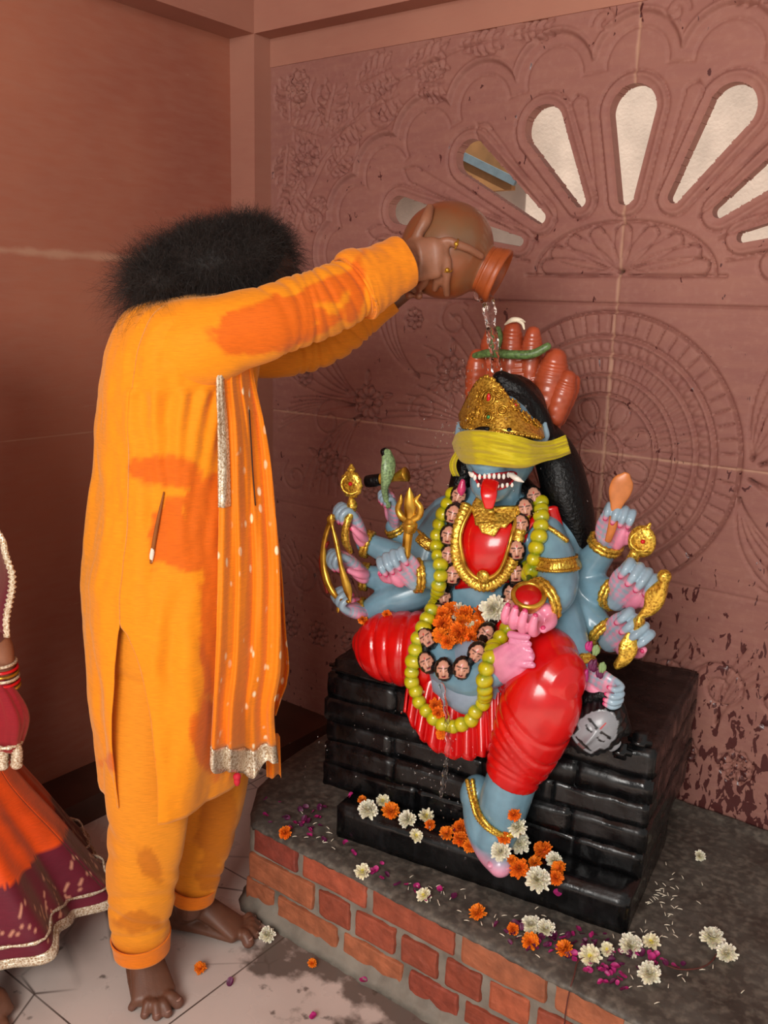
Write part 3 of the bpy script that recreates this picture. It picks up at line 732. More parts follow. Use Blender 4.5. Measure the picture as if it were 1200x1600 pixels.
# shins: left lower leg down to the foot on the step
A(T([(842, 1120, .01, 36), (815, 1180, .01, 38), (792, 1240, .01, 40), (780, 1285, .02, 36), (772, 1315, .0, 30)], n=20, round_ends=True))
A(E_(744, 1240, .035, 25, 30, 30)); A(T([(745, 1238, .03, 24), (755, 1285, .02, 30), (768, 1325, -.0, 27), (782, 1352, -.035, 20)], n=16, round_ends=True))
A(T([(735, 1000, .2, 60), (700, 1020, .1, 52), (730, 1060, .03, 30), (775, 1045, -.0, 28)], round_ends=True))
def bodycol(v, c):
    # pink sole along the bottom of the standing foot
    z = v[:, 2]-SO[2]; y = (v-SO)@SY; x = (v-SO)@SX
    f = np.clip((.125-z)/.03, 0, 1)*(y < .09)*(x > .2); c = c*(1-f[:, None])+np.array(lin('e39ab4'))*f[:, None]
    return c
body = fuse('body', prims, .0038, MAT['body'], st, 6, colfn=bodycol)
BV = bvh(body)
# ---- hands
def sub(*a): return np.array(a)
def hand(w, k, nrmv, wid, lat=None, curl=1.0, thumb=1, L=None, cup=False, cols=(PINK, BLU2), name='hand', spread=.0):
    """w wrist, k knuckles (3D), nrmv = palm direction, wid = palm width (m). thumb=+1/-1 side"""
    w = np.asarray(w); k = np.asarray(k); d = nrm(k-w); n = nrm(nrmv-d*np.dot(nrmv, d)); l = nrm(np.cross(d, n))*thumb
    H = np.linalg.norm(k-w); L = L or wid*.95; P = []
    c = (w+k)/2
    P.append((ell(c+d*H*.08, (wid*.52, wid*.26, H*.62), [l, n, d]), cols[0]))
    P.append((tube([w-d*.012, w+d*H*.3, w+d*H*.6], [(wid*.25, wid*.30), (wid*.26, wid*.38), (wid*.24, wid*.45)], up=n, round_ends=True), cols[1]))
    P.append((ell(c+l*wid*.33-d*H*.12+n*wid*.14, (wid*.2, wid*.2, H*.36), [l, n, d]), cols[0]))
    nails = []
    for i in range(4):
        o = (.36-.24*i)*wid; f = [.92, 1.04, 1.0, .82][i]*L; b = k+l*o-d*H*.06; r = wid*.115
        a1, a2, a3 = .75*curl, 1.85*curl, 2.9*curl
        dd = lambda a: nrm(d*math.cos(a)+n*math.sin(a)+l*spread*(1.5-i))
        p1 = b+dd(a1*.5)*f*.42; p2 = p1+dd(a2)*f*.34; p3 = p2+dd(a3)*f*.26
        P.append((tube([b-d*H*.2, b, p1, p2, p3], [r*1.0, r*1.08, r*1.05, r*.98, r*.8], n=10, k=4, round_ends=True), cols[1] if not cup else cols[0]))
        P.append((ell(p3, r*.75), cols[0])); nails.append((p3, r, dd(a3)))
    tb = c+l*wid*.38-d*H*.25; t1 = tb+(l*.55+d*.75+n*.35)*wid*.42; t2 = t1+(d*.95-l*.12+n*.35)*wid*.36
    P.append((tube([tb-l*wid*.15, tb, t1, t2], [wid*.17, wid*.17, wid*.135, wid*.10], n=10, k=4, round_ends=True), cols[0]))
    o = fuse(name, P, .0021, MAT['body'], st, 3)
    vf = join(*[ell(p+dv*r*.45-np.asarray(d)*0+n*r*.0, (r*.62, r*.5, r*.62), n=10, m_=6) for p, r, dv in nails], ell(t2+n*wid*.04, (wid*.07,)*3, n=10, m_=6))
    mesh('fingernails', vf, MAT['nail'], o); return o
MAT['nail'] = paint('nail_enamel', 'c93a6a', .25, 0, .05, 50, 0)
FRONT = -ray(800, 900); LEFT = -SX; FL = nrm(LEFT*.7+FRONT*.7)
def bracelet(c, ax, R, r=.0055, n=2, name='bracelet'):
    vf = join(*[torus(np.asarray(c)+nrm(ax)*(i-(n-1)/2)*r*1.7, ax, R, r, 36, 10, mod=lambda t: 1+.22*math.sin(14*t)) for i in range(n)])
    return mesh(name, vf, MAT['gold'], st)
def seg(a, b): return S(*b)-S(*a)
# image-left hands
hand(S(568, 848, .135), S(548, 800, .10), FL, px(46, S(550, 810, .1)), thumb=1)
hand(S(572, 902, .13), S(535, 868, .08), FL, px(46, S(540, 880, .1)), thumb=1)
hand(S(572, 958, .11), S(536, 948, .06), nrm(LEFT*.4+FRONT*.5+UP*.6), px(46, S(540, 950, .1)), thumb=1)
hand(S(645, 905, .07), S(618, 872, .03), nrm(FRONT+LEFT*.3), px(52, S(620, 890, .05)), thumb=-1)
hand(S(617, 822, .225), S(612, 778, .19), FL, px(34, S(610, 790, .2)), thumb=-1)
for c, d, R in ((S(574, 850, .137), seg((600, 860, .145), (560, 846, .13)), 19), (S(570, 901, .137), seg((600, 904, .15), (560, 898, .13)), 19), (S(571, 957, .118), seg((600, 945, .13), (560, 960, .11)), 21), (S(652, 899, .08), seg((680, 897, .1), (640, 900, .06)), 24), (S(620, 826, .235), seg((630, 840, .24), (614, 815, .22)), 16)):
    bracelet(c, d, px(R, c), .0058)
# image-right hands
hand(S(945, 852, .215), S(968, 800, .18), FRONT, px(50, S(960, 820, .2)), thumb=1)
hand(S(965, 935, .185), S(1000, 895, .15), FRONT, px(62, S(990, 910, .17)), thumb=1)
hand(S(955, 1000, .165), S(995, 975, .13), FRONT, px(62, S(990, 990, .15)), thumb=1)
h9 = hand(S(912, 1050, .065), S(962, 1078, .05), nrm(-UP*.5+FRONT*.8), px(46, S(950, 1070, .05)), thumb=1)
hand(S(838, 942, .045), S(822, 968, .005), nrm(UP*.9+FRONT*.5), px(66, S(830, 945, .02)), thumb=-1, curl=.75, cup=True)
for c, d, R in ((S(946, 850, .217), seg((935, 870, .22), (952, 838, .21)), 24), (S(957, 928, .195), seg((935, 918, .21), (966, 934, .185)), 23), (S(944, 990, .175), seg((925, 968, .19), (955, 1000, .165)), 25), (S(907, 1040, .068), seg((895, 1010, .1), (912, 1055, .06)), 22), (S(849, 938, .05), seg((868, 930, .08), (838, 944, .04)), 33)):
    bracelet(c, d, px(R, c), .0065)
# folded foot: pink sole turned up in the lap
FT = [(tube([S(772, 1052, .0), S(785, 1042, -.015), S(800, 1030, -.03), S(820, 1014, -.035)], [(.02, px(20, S(760, 1038, 0))), (.024, px(30, S(760, 1038, 0))), (.02, px(28, S(800, 1022, 0))), (.014, px(22, S(820, 1010, 0)))], up=FRONT, round_ends=True), 'd987a4')]
for i in range(5):
    b = S(812+i*2, 994+i*11, -.04); FT.append((tube([b-SX*.02, b, b+nrm(SX+UP*.1)*.018], [.0085, .0082, .0065], round_ends=True, n=10), 'd07c9c'))
fo = fuse('folded_foot', FT, .0022, MAT['body'], st, 2)
# ---- red garments: folded thigh, raised thigh, hanging apron, breast cloth
def crease(ts, a, w, tw=.02, ph=0):
    return lambda t, th: 1-sum(a*(1 if i % 2 else .6)*math.exp(-((t-q-tw*math.sin(th+ph+i*.4))/w)**2) for i, q in enumerate(ts))
def folds(k, a, ph=0, tw=0): return lambda t, th: 1+a*math.sin(k*t*2*PI+ph+tw*math.sin(th))+a*.5*math.sin(k*1.7*t*2*PI+ph*2+math.cos(th)*2)
G = []
G.append((T([(572, 1005, .10, 24, 24), (590, 1008, .09, 50, 46), (625, 1012, .09, 58, 52), (668, 1018, .10, 64, 58), (715, 1020, .14, 66, 62), (765, 1010, .18, 62, 60)], n=40, k=26, up=FRONT, mod=crease([.16, .29, .37, .47, .54, .62, .69, .76, .84], .075, .013, .03), round_ends=True), None))
G.append((T([(790, 1000, .17, 60, 56), (820, 1030, .10, 66, 60), (850, 1050, .04, 70, 60), (868, 1062, .01, 56, 50)], n=40, k=20, up=FRONT, mod=crease([.25, .42, .5], .04, .02, .06), round_ends=True), None))
G.append((T([(860, 1045, .02, 46, 44), (848, 1090, .0, 62, 50), (830, 1140, -.003, 60, 50), (812, 1185, .0, 52, 46), (800, 1212, .004, 43, 42)], n=44, k=26, up=FRONT, mod=crease([.34, .5, .62, .72, .80, .87, .94], .085, .016, .13, 2.2), round_ends=False), None))
pantal = fuse('red_dhoti', G, .0034, MAT['red'], st, 3)
# apron with scalloped pleats between the knees
ap = []
prof = [(632, 1105), (648, 1135), (668, 1160), (700, 1178), (735, 1182), (762, 1172), (778, 1140)]
prof = [p for p in catmull([np.array(q, float) for q in prof], 8)]
rows = 16
for i in range(rows):
    t = i/(rows-1); row = []
    for j, q in enumerate(prof):
        s = j/(len(prof)-1); top = np.array([640+s*140, 1040+10*math.sin(s*PI)]); p = top+(q-top)*t
        pl = math.sin(s*2*PI*7.5); dd = .045-.055*t+.010*pl*t
        p = p+np.array([0, 7*t*t*abs(math.cos(s*PI*7.5))])
        row.append(S(p[0], p[1], dd))
    ap.append(row)
mesh('apron', sheet(ap, .006), MAT['red'], st)
mesh('loin_cloth', T([(690, 1050, .05, 40, 18), (735, 1058, .04, 60, 26), (775, 1060, .045, 40, 18)], n=24, up=FRONT, round_ends=True), MAT['body_flat'] if 'body_flat' in MAT else paint('blue_grey', '8494a6', .35), st)
# breast cloth hugging the torso
def drape(poly, off, bv=None, th=.006, nx=18, ny=18, push=None):
    """quad patch (4 px corners or two px curves) laid on the solid under it"""
    L, R = poly; g = []
    Lc = catmull([np.array(p, float) for p in L], 6); Rc = catmull([np.array(p, float) for p in R], 6); n = len(Lc)
    last = None
    for i in range(n):
        row = []; r = Rc[int(round(i*(len(Rc)-1)/(n-1)))]
        for j in range(nx):
            p = Lc[i]+(r-Lc[i])*j/(nx-1); h, nn = hit(bv or BV, p[0], p[1], off+(push(i/(n-1), j/(nx-1)) if push else 0))
            if h is None: h = S(p[0], p[1], .2)
            row.append(h)
        g.append(row)
    G_ = np.array(g)
    for _ in range(2): G_[1:-1, 1:-1] = (G_[:-2, 1:-1]+G_[2:, 1:-1]+G_[1:-1, :-2]+G_[1:-1, 2:]+G_[1:-1, 1:-1]*2)/6
    return sheet(G_, th)
mesh('breast_cloth', drape(([(722, 800), (716, 860), (714, 920)], [(850, 800), (812, 860), (802, 905)]), .006, push=lambda a, b: .012*math.sin(b*PI)*math.sin(a*PI)), MAT['red'], st)
mesh('red_shawl', T([(862, 795, .20, 10, 5), (868, 830, .205, 12, 6), (856, 870, .18, 12, 6), (845, 900, .15, 8, 5)], n=14, up=FRONT, round_ends=True), MAT['red'], st)
# gold collar, bib and edging, V-shaped
BV2 = bvh_vf(join(torso, T([(785, 800, .20, 26), (788, 760, .19, 27)])))
def onT(x, y, off=.02):
    h, n = hit(BV, x, y, off); return h if h is not None else S(x, y, .15)
def cord(pts, r, off, mat, name, k=10, n=12, mod=None, flat=1.0, par=None):
    c = catmull([np.array(p, float) for p in pts], k); P = [onT(p[0], p[1], off) for p in c]
    P = [sum(P[max(0, i-2):i+3])/len(P[max(0, i-2):i+3]) for i in range(len(P))]
    return mesh(name, tube(P, [(r*flat, r)]*len(P), n=n, k=2, up=FRONT, mod=mod, round_ends=True), mat, par or st)
bead = lambda k, a=.2: (lambda t, th: 1+a*math.sin(k*2*PI*t))
cord([(735, 790), (722, 830), (722, 870), (735, 895), (757, 910), (785, 895), (800, 870), (812, 830), (820, 790)], .0125, .020, MAT['gold'], 'bib_border', mod=bead(48, .12), flat=.5)
cord([(745, 795), (728, 838), (737, 880), (757, 897), (782, 882), (798, 840), (808, 800)], .0045, .026, MAT['goldplain'], 'necklace', mod=bead(60, .3))
mesh('collar', drape(([(748, 785), (742, 800), (748, 825)], [(815, 785), (812, 805), (790, 830)]), .022, th=.008), MAT['gold'], st)
mesh('collar', drape(([(750, 822), (757, 835)], [(788, 822), (774, 840)]), .024, th=.008, nx=10), MAT['gold'], st)
mesh('pendant', join(ell(onT(758, 893, .024), (.016, .008, .016), [SX, SY, UP]), ell(onT(758, 908, .022), (.010, .007, .010), [SX, SY, UP])), MAT['gold'], st)
mesh('red_stone', ell(onT(762, 795, .03), (.0035, .003, .006), [SX, SY, UP]), MAT['redplain'], st)
mesh('belly_bead', ell(onT(769, 917, .008), .008), MAT['wood'], st)
# arm bands
def armband(p, ax, R, wd, pts=True):
    c = S(*p); a = nrm(ax); vf = [torus(c+a*o, a, R, .005, 36, 8, mod=lambda t: 1+.25*math.sin(16*t)) for o in (-wd/2, wd/2)]
    vf.append(tube([c-a*wd/2, c, c+a*wd/2], [R, R+.003, R], n=36, k=2)); mesh('arm_band', join(*vf), MAT['gold'], st)
for a_, b_ in (([(838, 880), (862, 888), (885, 886), (906, 878)], .015), ([(655, 838), (668, 850), (684, 856)], .014)):
    cord(a_, b_, .003, MAT['gold'], 'arm_band', mod=bead(16, .10), flat=.35, n=20)
    for dy in (-1, 1): cord([(x, y+dy*9) for x, y in a_], .0032, .010, MAT['goldplain'], 'arm_band', mod=bead(36, .3))
cord([(850, 822), (866, 832), (886, 848)], .0055, .004, MAT['gold'], 'arm_chain', mod=bead(24, .25))
# ------------------------------------------------------------------ statue: head, crown, hair
H0 = S(783, 690, .20)
# black hair: cap over the crown of the head, masses down both sides
hp = [(E_(795, 650, .24, 60, 60, 66), None), (T([(782, 594, .20, 18, 16), (812, 612, .215, 22, 18), (838, 645, .23, 20, 18), (852, 675, .24, 16, 16)], round_ends=True), None),
      (T([(838, 670, .27, 30, 26), (868, 715, .28, 42, 34), (885, 770, .28, 46, 36), (900, 820, .28, 38, 30), (905, 862, .27, 24, 20)], n=22, round_ends=True), None),
      (T([(810, 760, .26, 26, 20), (835, 790, .26, 30, 20), (845, 815, .25, 20, 14)], round_ends=True), None),
      (T([(742, 690, .27, 22, 20), (728, 735, .27, 24, 20), (722, 775, .27, 30, 22), (712, 800, .27, 34, 18)], n=18, round_ends=True), None),
      (T([(722, 790, .28, 20, 12), (695, 800, .28, 14, 9), (665, 800, .28, 8, 6)], round_ends=True), None),
      (T([(790, 760, .30, 60, 30), (800, 860, .30, 80, 34)], n=24, round_ends=True), None)]
hair = fuse('hair', hp, .0042, MAT['hairpaint'], st, 3)
# pointed ears
for x0, x1, d in ((727, 716, .19), (844, 852, .20)):
    mesh('ear', T([(x0, 692, d, 10, 7), ((x0+x1)/2-0, 678, d+.01, 12, 6), (x1, 662, d+.015, 3, 3)], round_ends=True, n=14), paint('ear_blue', '86a2b2', .3), st)
mesh('earring', T([(723, 752, .15, 4), (721, 765, .15, 7), (720, 775, .15, 3)], round_ends=True), MAT['nail'], st)
# crown: relief band rising to a peak
crn = []
for i in range(12):
    t = i/11; row = []
    for j in range(48):
        s = j/47; a = (-1.25+2.5*s); x = 785+math.sin(a)*66-8*t*math.cos(a)
        base = 668+18*s-10*math.sin(s*PI)*0; top = 655-66*math.exp(-((s-.40)/.26)**2)+20*max(0, s-.4)
        yv = base+(top-base)*t; dd = .20-.105*math.cos(a)+.045*t
        p = S(x, yv, dd); row.append(p)
    crn.append(row)
crown = mesh('crown', sheet(crn, .012), MAT['gold'], st)
CB = bvh(crown)
def gem(x, y, r, mat, name='gem', rz=1):
    h, n = hit(CB, x, y, .002)
    if h is not None: mesh(name, ell(h, (r, r*.6, r*rz), [SX, SY, UP], n=12, m_=8), mat, crown)
gem(764, 622, .0045, MAT['redplain'], rz=2.2); gem(804, 634, .004, MAT['redplain']); gem(764, 652, .004, paint('green_gem', '2e8a4a', .2))
rl = []
for cx, cy, r in ((764, 652, 9), (764, 622, 12), (745, 645, 7), (785, 642, 8), (804, 634, 8), (735, 655, 6), (822, 652, 8), (838, 662, 6), (780, 615, 7), (750, 620, 6)):
    h, n = hit(CB, cx, cy, .003)
    if h is not None:
        R0 = px(r, h); rl.append(torus(h, n, R0, .0022, 20, 6)); rl.append(torus(h, n, R0*.55, .0018, 16, 6))
        for q in range(8):
            u = nrm(np.cross(n, UP)); w = np.cross(n, u); rl.append(ell(h+(u*math.cos(q*PI/4)+w*math.sin(q*PI/4))*R0*1.3, .0026, n=8, m_=5))
for j in range(30):
    p = np.array(crn[0][min(47, int(1+j*1.55))]); rl.append(ell(p+FRONT*.008, .0042, n=8, m_=6))
    q = np.array(crn[11][min(47, int(1+j*1.55))]); rl.append(ell(q+FRONT*.004, .0048, n=8, m_=6))
mesh('crown_relief', join(*rl), MAT['goldplain'], crown)
# hair line under crown with white dots
mesh('brow_band', T([(738, 679, .105, 5), (748, 672, .098, 5), (762, 670, .093, 4)], round_ends=True), MAT['hairpaint'], st)
mesh('brow_band', T([(795, 673, .10, 6), (815, 684, .115, 7), (830, 692, .13, 6)], round_ends=True), MAT['hairpaint'], st)
# mouth
def mp(x, y, o=.0):
    h, n = hit(BV, x, y, o); return h
MO_ = [(740, 738), (752, 746), (768, 742), (785, 740), (800, 738), (806, 742), (796, 756), (780, 764), (762, 764), (748, 756)]
mo_ = catmull([mp(*p, .001) for p in MO_+[MO_[0]]], 4); mc = sum(mo_)/len(mo_)
m2 = catmull([np.array(p, float) for p in MO_+[MO_[0]]], 4)[:-1]; mcc = sum(m2)/len(m2)
_r = [[mp(*(mcc+(q-mcc)*f_), .0035) for q in m2] for f_ in (1.0, .8, .6, .4, .2)]
mth = mesh('mouth', loft(_r, True, True), paint('mouth_maroon', '4a0c14', .3), st)
mesh('lips', tube([p+FRONT*.004 for p in mo_], .0028, n=8, k=2), paint('lip_red', 'a8202a', .3), mth)
teeth = []
for i in range(9):
    x = 745+i*6.6; y = 747-2.2*math.sin(i/8*PI)+(-3 if i > 6 else 0); p = mp(x, y, .006); teeth.append(ell(p, (.0042, .003, .0068), [SX, SY, UP], n=8, m_=6))
for i in range(8):
    x = 750+i*6.6; p = mp(x, 759-abs(i-3)*.5, .006); teeth.append(ell(p, (.0040, .003, .0055), [SX, SY, UP], n=8, m_=6))
mesh('teeth', join(*teeth), paint('tooth_white', 'e8e2d8', .3), mth)
mesh('tusk', T([(798, 742, .10, 4), (808, 748, .09, 4.5), (818, 753, .095, 1)], round_ends=True), paint('tusk_white', 'e6dfd4', .3), mth)
mesh('tusk', T([(745, 742, .095, 4), (738, 742, .09, 4.5), (733, 738, .09, 1.5)], round_ends=True), MAT_T if 'MAT_T' in globals() else bpy.data.materials['tusk_white'], mth)
tg = [mp(767, 752, .003), mp(765, 762, .012)+FRONT*.008, S(764, 776, .055), S(764, 793, .055)]
mesh('tongue', tube(tg, [(.006, px(13, tg[0])), (.006, px(13, tg[0])), (.005, px(12, tg[0])), (.004, px(7, tg[0]))], up=FRONT, n=16, round_ends=True, mod=lambda t, th: 1-.12*max(0, math.cos(th))**4), MAT['red'], mth)
# ---- ridged hood of thick lobes behind the head
hood = root('hood', wloc(st), None, None) if False else None
ridge = lambda k: (lambda t, th: 1+.018*math.sin(k*2*PI*t))
lobes = [((746, 556, .30), (742, 650, .31), 17, 7), ((771, 522, .33), (770, 600, .33), 20, 6), ((801, 512, .32), (796, 600, .31), 18, 8), ((833, 520, .32), (826, 610, .31), 16, 8), ((868, 560, .31), (848, 655, .30), 25, 9), ((897, 594, .33), (872, 655, .33), 14, 6), ((888, 590, .30), (866, 652, .29), 18, 7)]
base = mesh('hood', T([(800, 560, .335, 52, 26), (802, 600, .33, 72, 30), (808, 650, .32, 74, 30), (820, 700, .31, 60, 26)], n=40, k=24, up=SY, mod=ridge(14), round_ends=True), MAT['lobe'], st)
for a, b, r, k in lobes:
    mesh('hood_lobe', T([(a[0], a[1], a[2], r*.72), (a[0]*.8+b[0]*.2, a[1]*.8+b[1]*.2, a[2], r), ((a[0]+b[0])/2, (a[1]+b[1])/2, (a[2]+b[2])/2, r*1.02), (*b, r*.9)], n=24, k=18, mod=ridge(k), round_ends=True), MAT['lobe'], base)
mesh('green_snake', join(T([(742, 556, .285, 5), (765, 552, .272, 7), (800, 554, .265, 7), (832, 553, .268, 7), (856, 541, .275, 6)], n=14, round_ends=True), T([(778, 514, .30, 5), (779, 528, .295, 7), (776, 545, .28, 5)], n=12, round_ends=True)), MAT['greenband'], base)
# ---- garlands
def garl_pts(pts, off, k=10):
    out = []
    for p in catmull([np.array(q, float) for q in pts], k):
        best = None
        for B_ in GB:
            h, n = hit(B_, p[0], p[1], off)
            if h is not None and (best is None or depth(h) < depth(best)): best = h
        out.append(best if best is not None else S(p[0], p[1], .03))
    for _ in range(6): out = [out[0]]+[(out[i-1]+out[i]*2+out[i+1])/4 for i in range(1, len(out)-1)]+[out[-1]]
    return out
FWDV = nrm([CF[0], CF[1], 0])
def pj_(p): v = np.asarray(p)-CP; z = v@CF; return 600+FPX*(v@CR)/z, 800-FPX*(v@CU)/z
GB = [bvh(o) for o in (body, pantal, bpy.data.objects['apron'])]
def resample(P, d):
    out = [P[0]]; acc = 0
    for a, b in zip(P[:-1], P[1:]):
        L = np.linalg.norm(b-a); t = d-acc
        while t <= L: out.append(a+(b-a)*t/L); t += d
        acc = (acc+L) % d
    return out
lime = [(712, 778), (697, 810), (688, 850), (684, 895), (678, 940), (664, 985), (648, 1020), (644, 1060), (658, 1098), (685, 1126), (715, 1134), (742, 1120), (757, 1090), (762, 1050), (776, 1016), (800, 985), (822, 955), (836, 915), (843, 870), (848, 830), (846, 788)]
gp = garl_pts(lime, .014)
gp = [q+FWDV*(.05 if math.hypot(pj_(q)[0]-828, (pj_(q)[1]-930)*.8) < 30 else 0) for q in gp]
gl = mesh('lime_garland', tube(gp, .006, n=8, k=1), paint('garland_cord', '3f5a12', .5), st)
def beadmesh():
    V, F = ell((0, 0, 0), (.0185, .0165, .0175), n=16, m_=12, f=lambda d: 1+.05*math.cos(3*math.atan2(d[1], d[0])))
    c = [np.array(lin('bfb312'))*(1-min(1, abs(v[2]/.0165))**2.5)+np.array(lin('6c8412'))*min(1, abs(v[2]/.0165))**2.5 for v in V]; return (V, F), c
vf, cc = beadmesh(); bo = mesh('lime_bead', vf, MAT['lime'], None, cols=cc); first = True
BPts = [q for q in resample(gp, .0262) if math.hypot(pj_(q)[0]-828, (pj_(q)[1]-930)*.8) > 24]
for i, p in enumerate(BPts):
    o = bo if first else kid(bo); first = False; o.parent = gl; o.location = tuple(p-wloc(st))
    t = nrm((BPts[min(i+1, len(BPts)-1)]-BPts[max(i-1, 0)])); o.rotation_euler = Vector(t).to_track_quat('Z', 'Y').to_euler(); s = rnd.uniform(.92, 1.08); o.scale = (s, s, s)
# heads: painted bearded faces
def headmesh(r=.0165, n=40, m_=28, grey=False, hairc='0c0a0a', skinc='c99078', big=False):
    """face looks along -Y, Z up"""
    V, F = ell((0, 0, 0), (1, 1, 1), n=n, m_=m_); V = np.array(V); C = np.zeros((len(V), 3)); O = []
    hc = np.array(lin(hairc)); sc = np.array(lin(skinc)); dk = np.array(lin('1a0f0d')) if not grey else np.array(lin('101012'))
    lp = np.array(lin('a03038')) if not grey else np.array(lin('6a4648')); rd = np.array(lin('c01818'))
    for i, v in enumerate(V):
        x, y, z = v; c = hc; q = v*[.86, .9, 1.12]
        face = y < -.15 and (x/.74)**2+((z-.02)/.86)**2 < 1
        if face:
            c = sc
            q[1] *= 1.0
            nose = math.exp(-((x)/.11)**2)*max(0, min(1, (.30-z)/.42))*(z > -.24); q[1] -= .20*nose
            if z < -.22 and z > -.3: q[1] -= .1*math.exp(-(x/.13)**2)
            for s in (1, -1):
                e = math.exp(-(((x-s*.30)/.17)**2+((z-.20)/.10)**2)); q[1] += .05*e
                q[1] -= .05*math.exp(-(((x-s*.30)/.12)**2+((z-.17)/.06)**2))
                if abs(z-(.36-.5*(abs(x)-.28)**2)) < .045 and .08 < s*x < .56: c = dk
                if abs(z-(.13+.9*(s*x-.30)**2)) < .03 and .12 < s*x < .48: c = dk
            if abs(x) < .035 and .40 < z < .62: c = rd
            if -.42 < z < -.27-.25*abs(x) and abs(x) < .40: c = dk
            if -.52 < z < -.43 and abs(x) < .17: c = lp; q[1] -= .04
            if z < (-.52 if grey else -.60) or (abs(x) > .50 and z < -.1): c = dk; q[1] -= .06
        else:
            q *= 1.03+.05*math.sin(v[0]*17+v[2]*9)*math.cos(v[2]*15)
        O.append(q*r); C[i] = c
    return (O, F), C
vf, cc = headmesh(.0238); ho = mesh('garland_head', vf, MAT['painted'], None, cols=cc)
heads = [(721, 779, -18), (713, 806, -12), (707, 836, -8), (704, 868, -4), (703, 897, -2), (700, 932, 12), (686, 966, 28), (668, 1000, 40), (674, 1034, 30), (698, 1047, 5), (729, 1047, -8), (751, 1026, -24), (766, 992, -38), (794, 950, -22), (795, 922, -6), (804, 890, 5), (806, 858, 6), (812, 824, 10), (818, 796, 12), (828, 782, 14)]
hg = []
for i, (x, y, a) in enumerate(heads):
    best = garl_pts([(x, y), (x+.5, y), (x+1, y)], .012, 1)[0]
    o = ho if i == 0 else kid(ho); o.parent = st; hg.append(best); o.location = tuple(best-wloc(st))
    o.rotation_mode = 'QUATERNION'
    z = nrm(UP*math.cos(math.radians(a))+SX*math.sin(math.radians(a))*-1); f = nrm(FRONT-z*np.dot(FRONT, z)); xx = np.cross(z, -f) * -1
    xx = np.cross(-f, z); o.rotation_quaternion = Matrix([[xx[r], -f[r], z[r]] for r in range(3)]).to_quaternion()
mesh('head_garland_cord', tube(hg, .010, n=10, k=4, round_ends=True), MAT['hairpaint'], st)
# severed grey head held by the lowest hand
vf, cc = headmesh(.062, 120, 90, True, '0e0e10', '8b8d92', True)
hc_ = S(932, 1134, .055); z = nrm(UP*.80+SX*.60); f = nrm(FRONT-z*np.dot(FRONT, z)); xx = np.cross(-f, z)
V = [hc_+xx*v[0]*1.0-f*v[1]+z*v[2] for v in vf[0]]
V = [hc_+xx*v[0]+(-f)*v[1]+z*v[2] for v in vf[0]]
gh = mesh('severed_head', (V, vf[1]), MAT['grey'], st, cols=cc)
mesh('ear', ell(hc_+xx*.055+f*.004-z*.004, (.008, .006, .018), [xx, -f, z], f=lambda d: 1-.3*max(0, -d[1])), paint('grey_ear', '85878c', .35), gh)
mesh('hair_lock', join(T([(905, 1118, .06, 10), (920, 1092, .06, 14), (945, 1085, .055, 10), (962, 1098, .06, 12), (975, 1140, .07, 12)], round_ends=True), T([(940, 1095, .06, 12), (950, 1075, .055, 9), (958, 1062, .055, 6)], round_ends=True)), MAT['hairpaint'], gh)
# ---- things cast into the hands (parts of the one casting)
def part(name, vf, mat, par=None, **k): return mesh(name, vf, mat, par or st, **k)
# mace with round head
c = S(549, 757, .09)
o = part('mace', join(ell(c, (px(20, c), .012, px(22, c)), [nrm(SX), FRONT*-1, UP], f=lambda d: 1+.05*math.cos(12*math.atan2(d[2], d[0]))), T([(549, 733, .09, 7), (549, 727, .09, 3)], round_ends=True), T([(549, 780, .09, 5), (550, 790, .09, 9), (550, 800, .09, 6)], round_ends=True), T([(549, 800, .08, 7), (541, 820, .065, 6), (540, 845, .07, 7), (548, 862, .09, 4)], round_ends=True), torus(c+FRONT*.006, FRONT, px(15, c), .003)), MAT['gold'])
part('ruby', ell(c+FRONT*.014, .005), MAT['redplain'], o)
# drum and cobra
o = part('hand_drum', tube([S(596, 748, .16), S(603, 748, .16), S(615, 747, .16), S(628, 743, .16), S(635, 741, .16)], [px(10, c), px(9, c), px(6, c), px(10, c), px(12, c)], n=24, k=6), MAT['goldplain'])
part('drum_skin', T([(573, 752, .16, 9), (584, 751, .16, 10), (594, 749, .16, 9)], n=20), MAT['hairpaint'], o)
part('cobra', T([(604, 708, .15, 8), (607, 722, .145, 12, 8), (606, 738, .14, 12, 8), (603, 752, .14, 8), (601, 768, .15, 5), (606, 790, .17, 5)], n=18, round_ends=True), MAT['snake'])
part('cobra_head', T([(601, 705, .15, 8, 6), (604, 711, .148, 9, 6)], round_ends=True), MAT['hairpaint'])
# trident
c = S(638, 800, .04)
tr = [T([(634, 868, .03, 7), (637, 840, .03, 7.5), (640, 822, .03, 8)], n=16, round_ends=True), T([(640, 826, .03, 11), (641, 820, .03, 12), (641, 816, .03, 9)], n=16, round_ends=True),
      T([(641, 814, .03, 6, 4), (641, 795, .03, 10, 5), (640, 775, .03, 7, 4), (640, 762, .03, 1, 1)], n=14, up=FRONT, round_ends=True),
      T([(638, 812, .03, 6, 4), (627, 806, .03, 6, 4), (622, 795, .03, 5, 4), (626, 782, .03, 4, 3), (627, 772, .03, 1, 1)], n=14, up=FRONT), T([(642, 812, .03, 6, 4), (654, 806, .03, 6, 4), (657, 793, .03, 5, 4), (650, 782, .03, 4, 3), (657, 772, .03, 1, 1)], n=14, up=FRONT)]
part('trident', join(*tr), MAT['goldplain'])
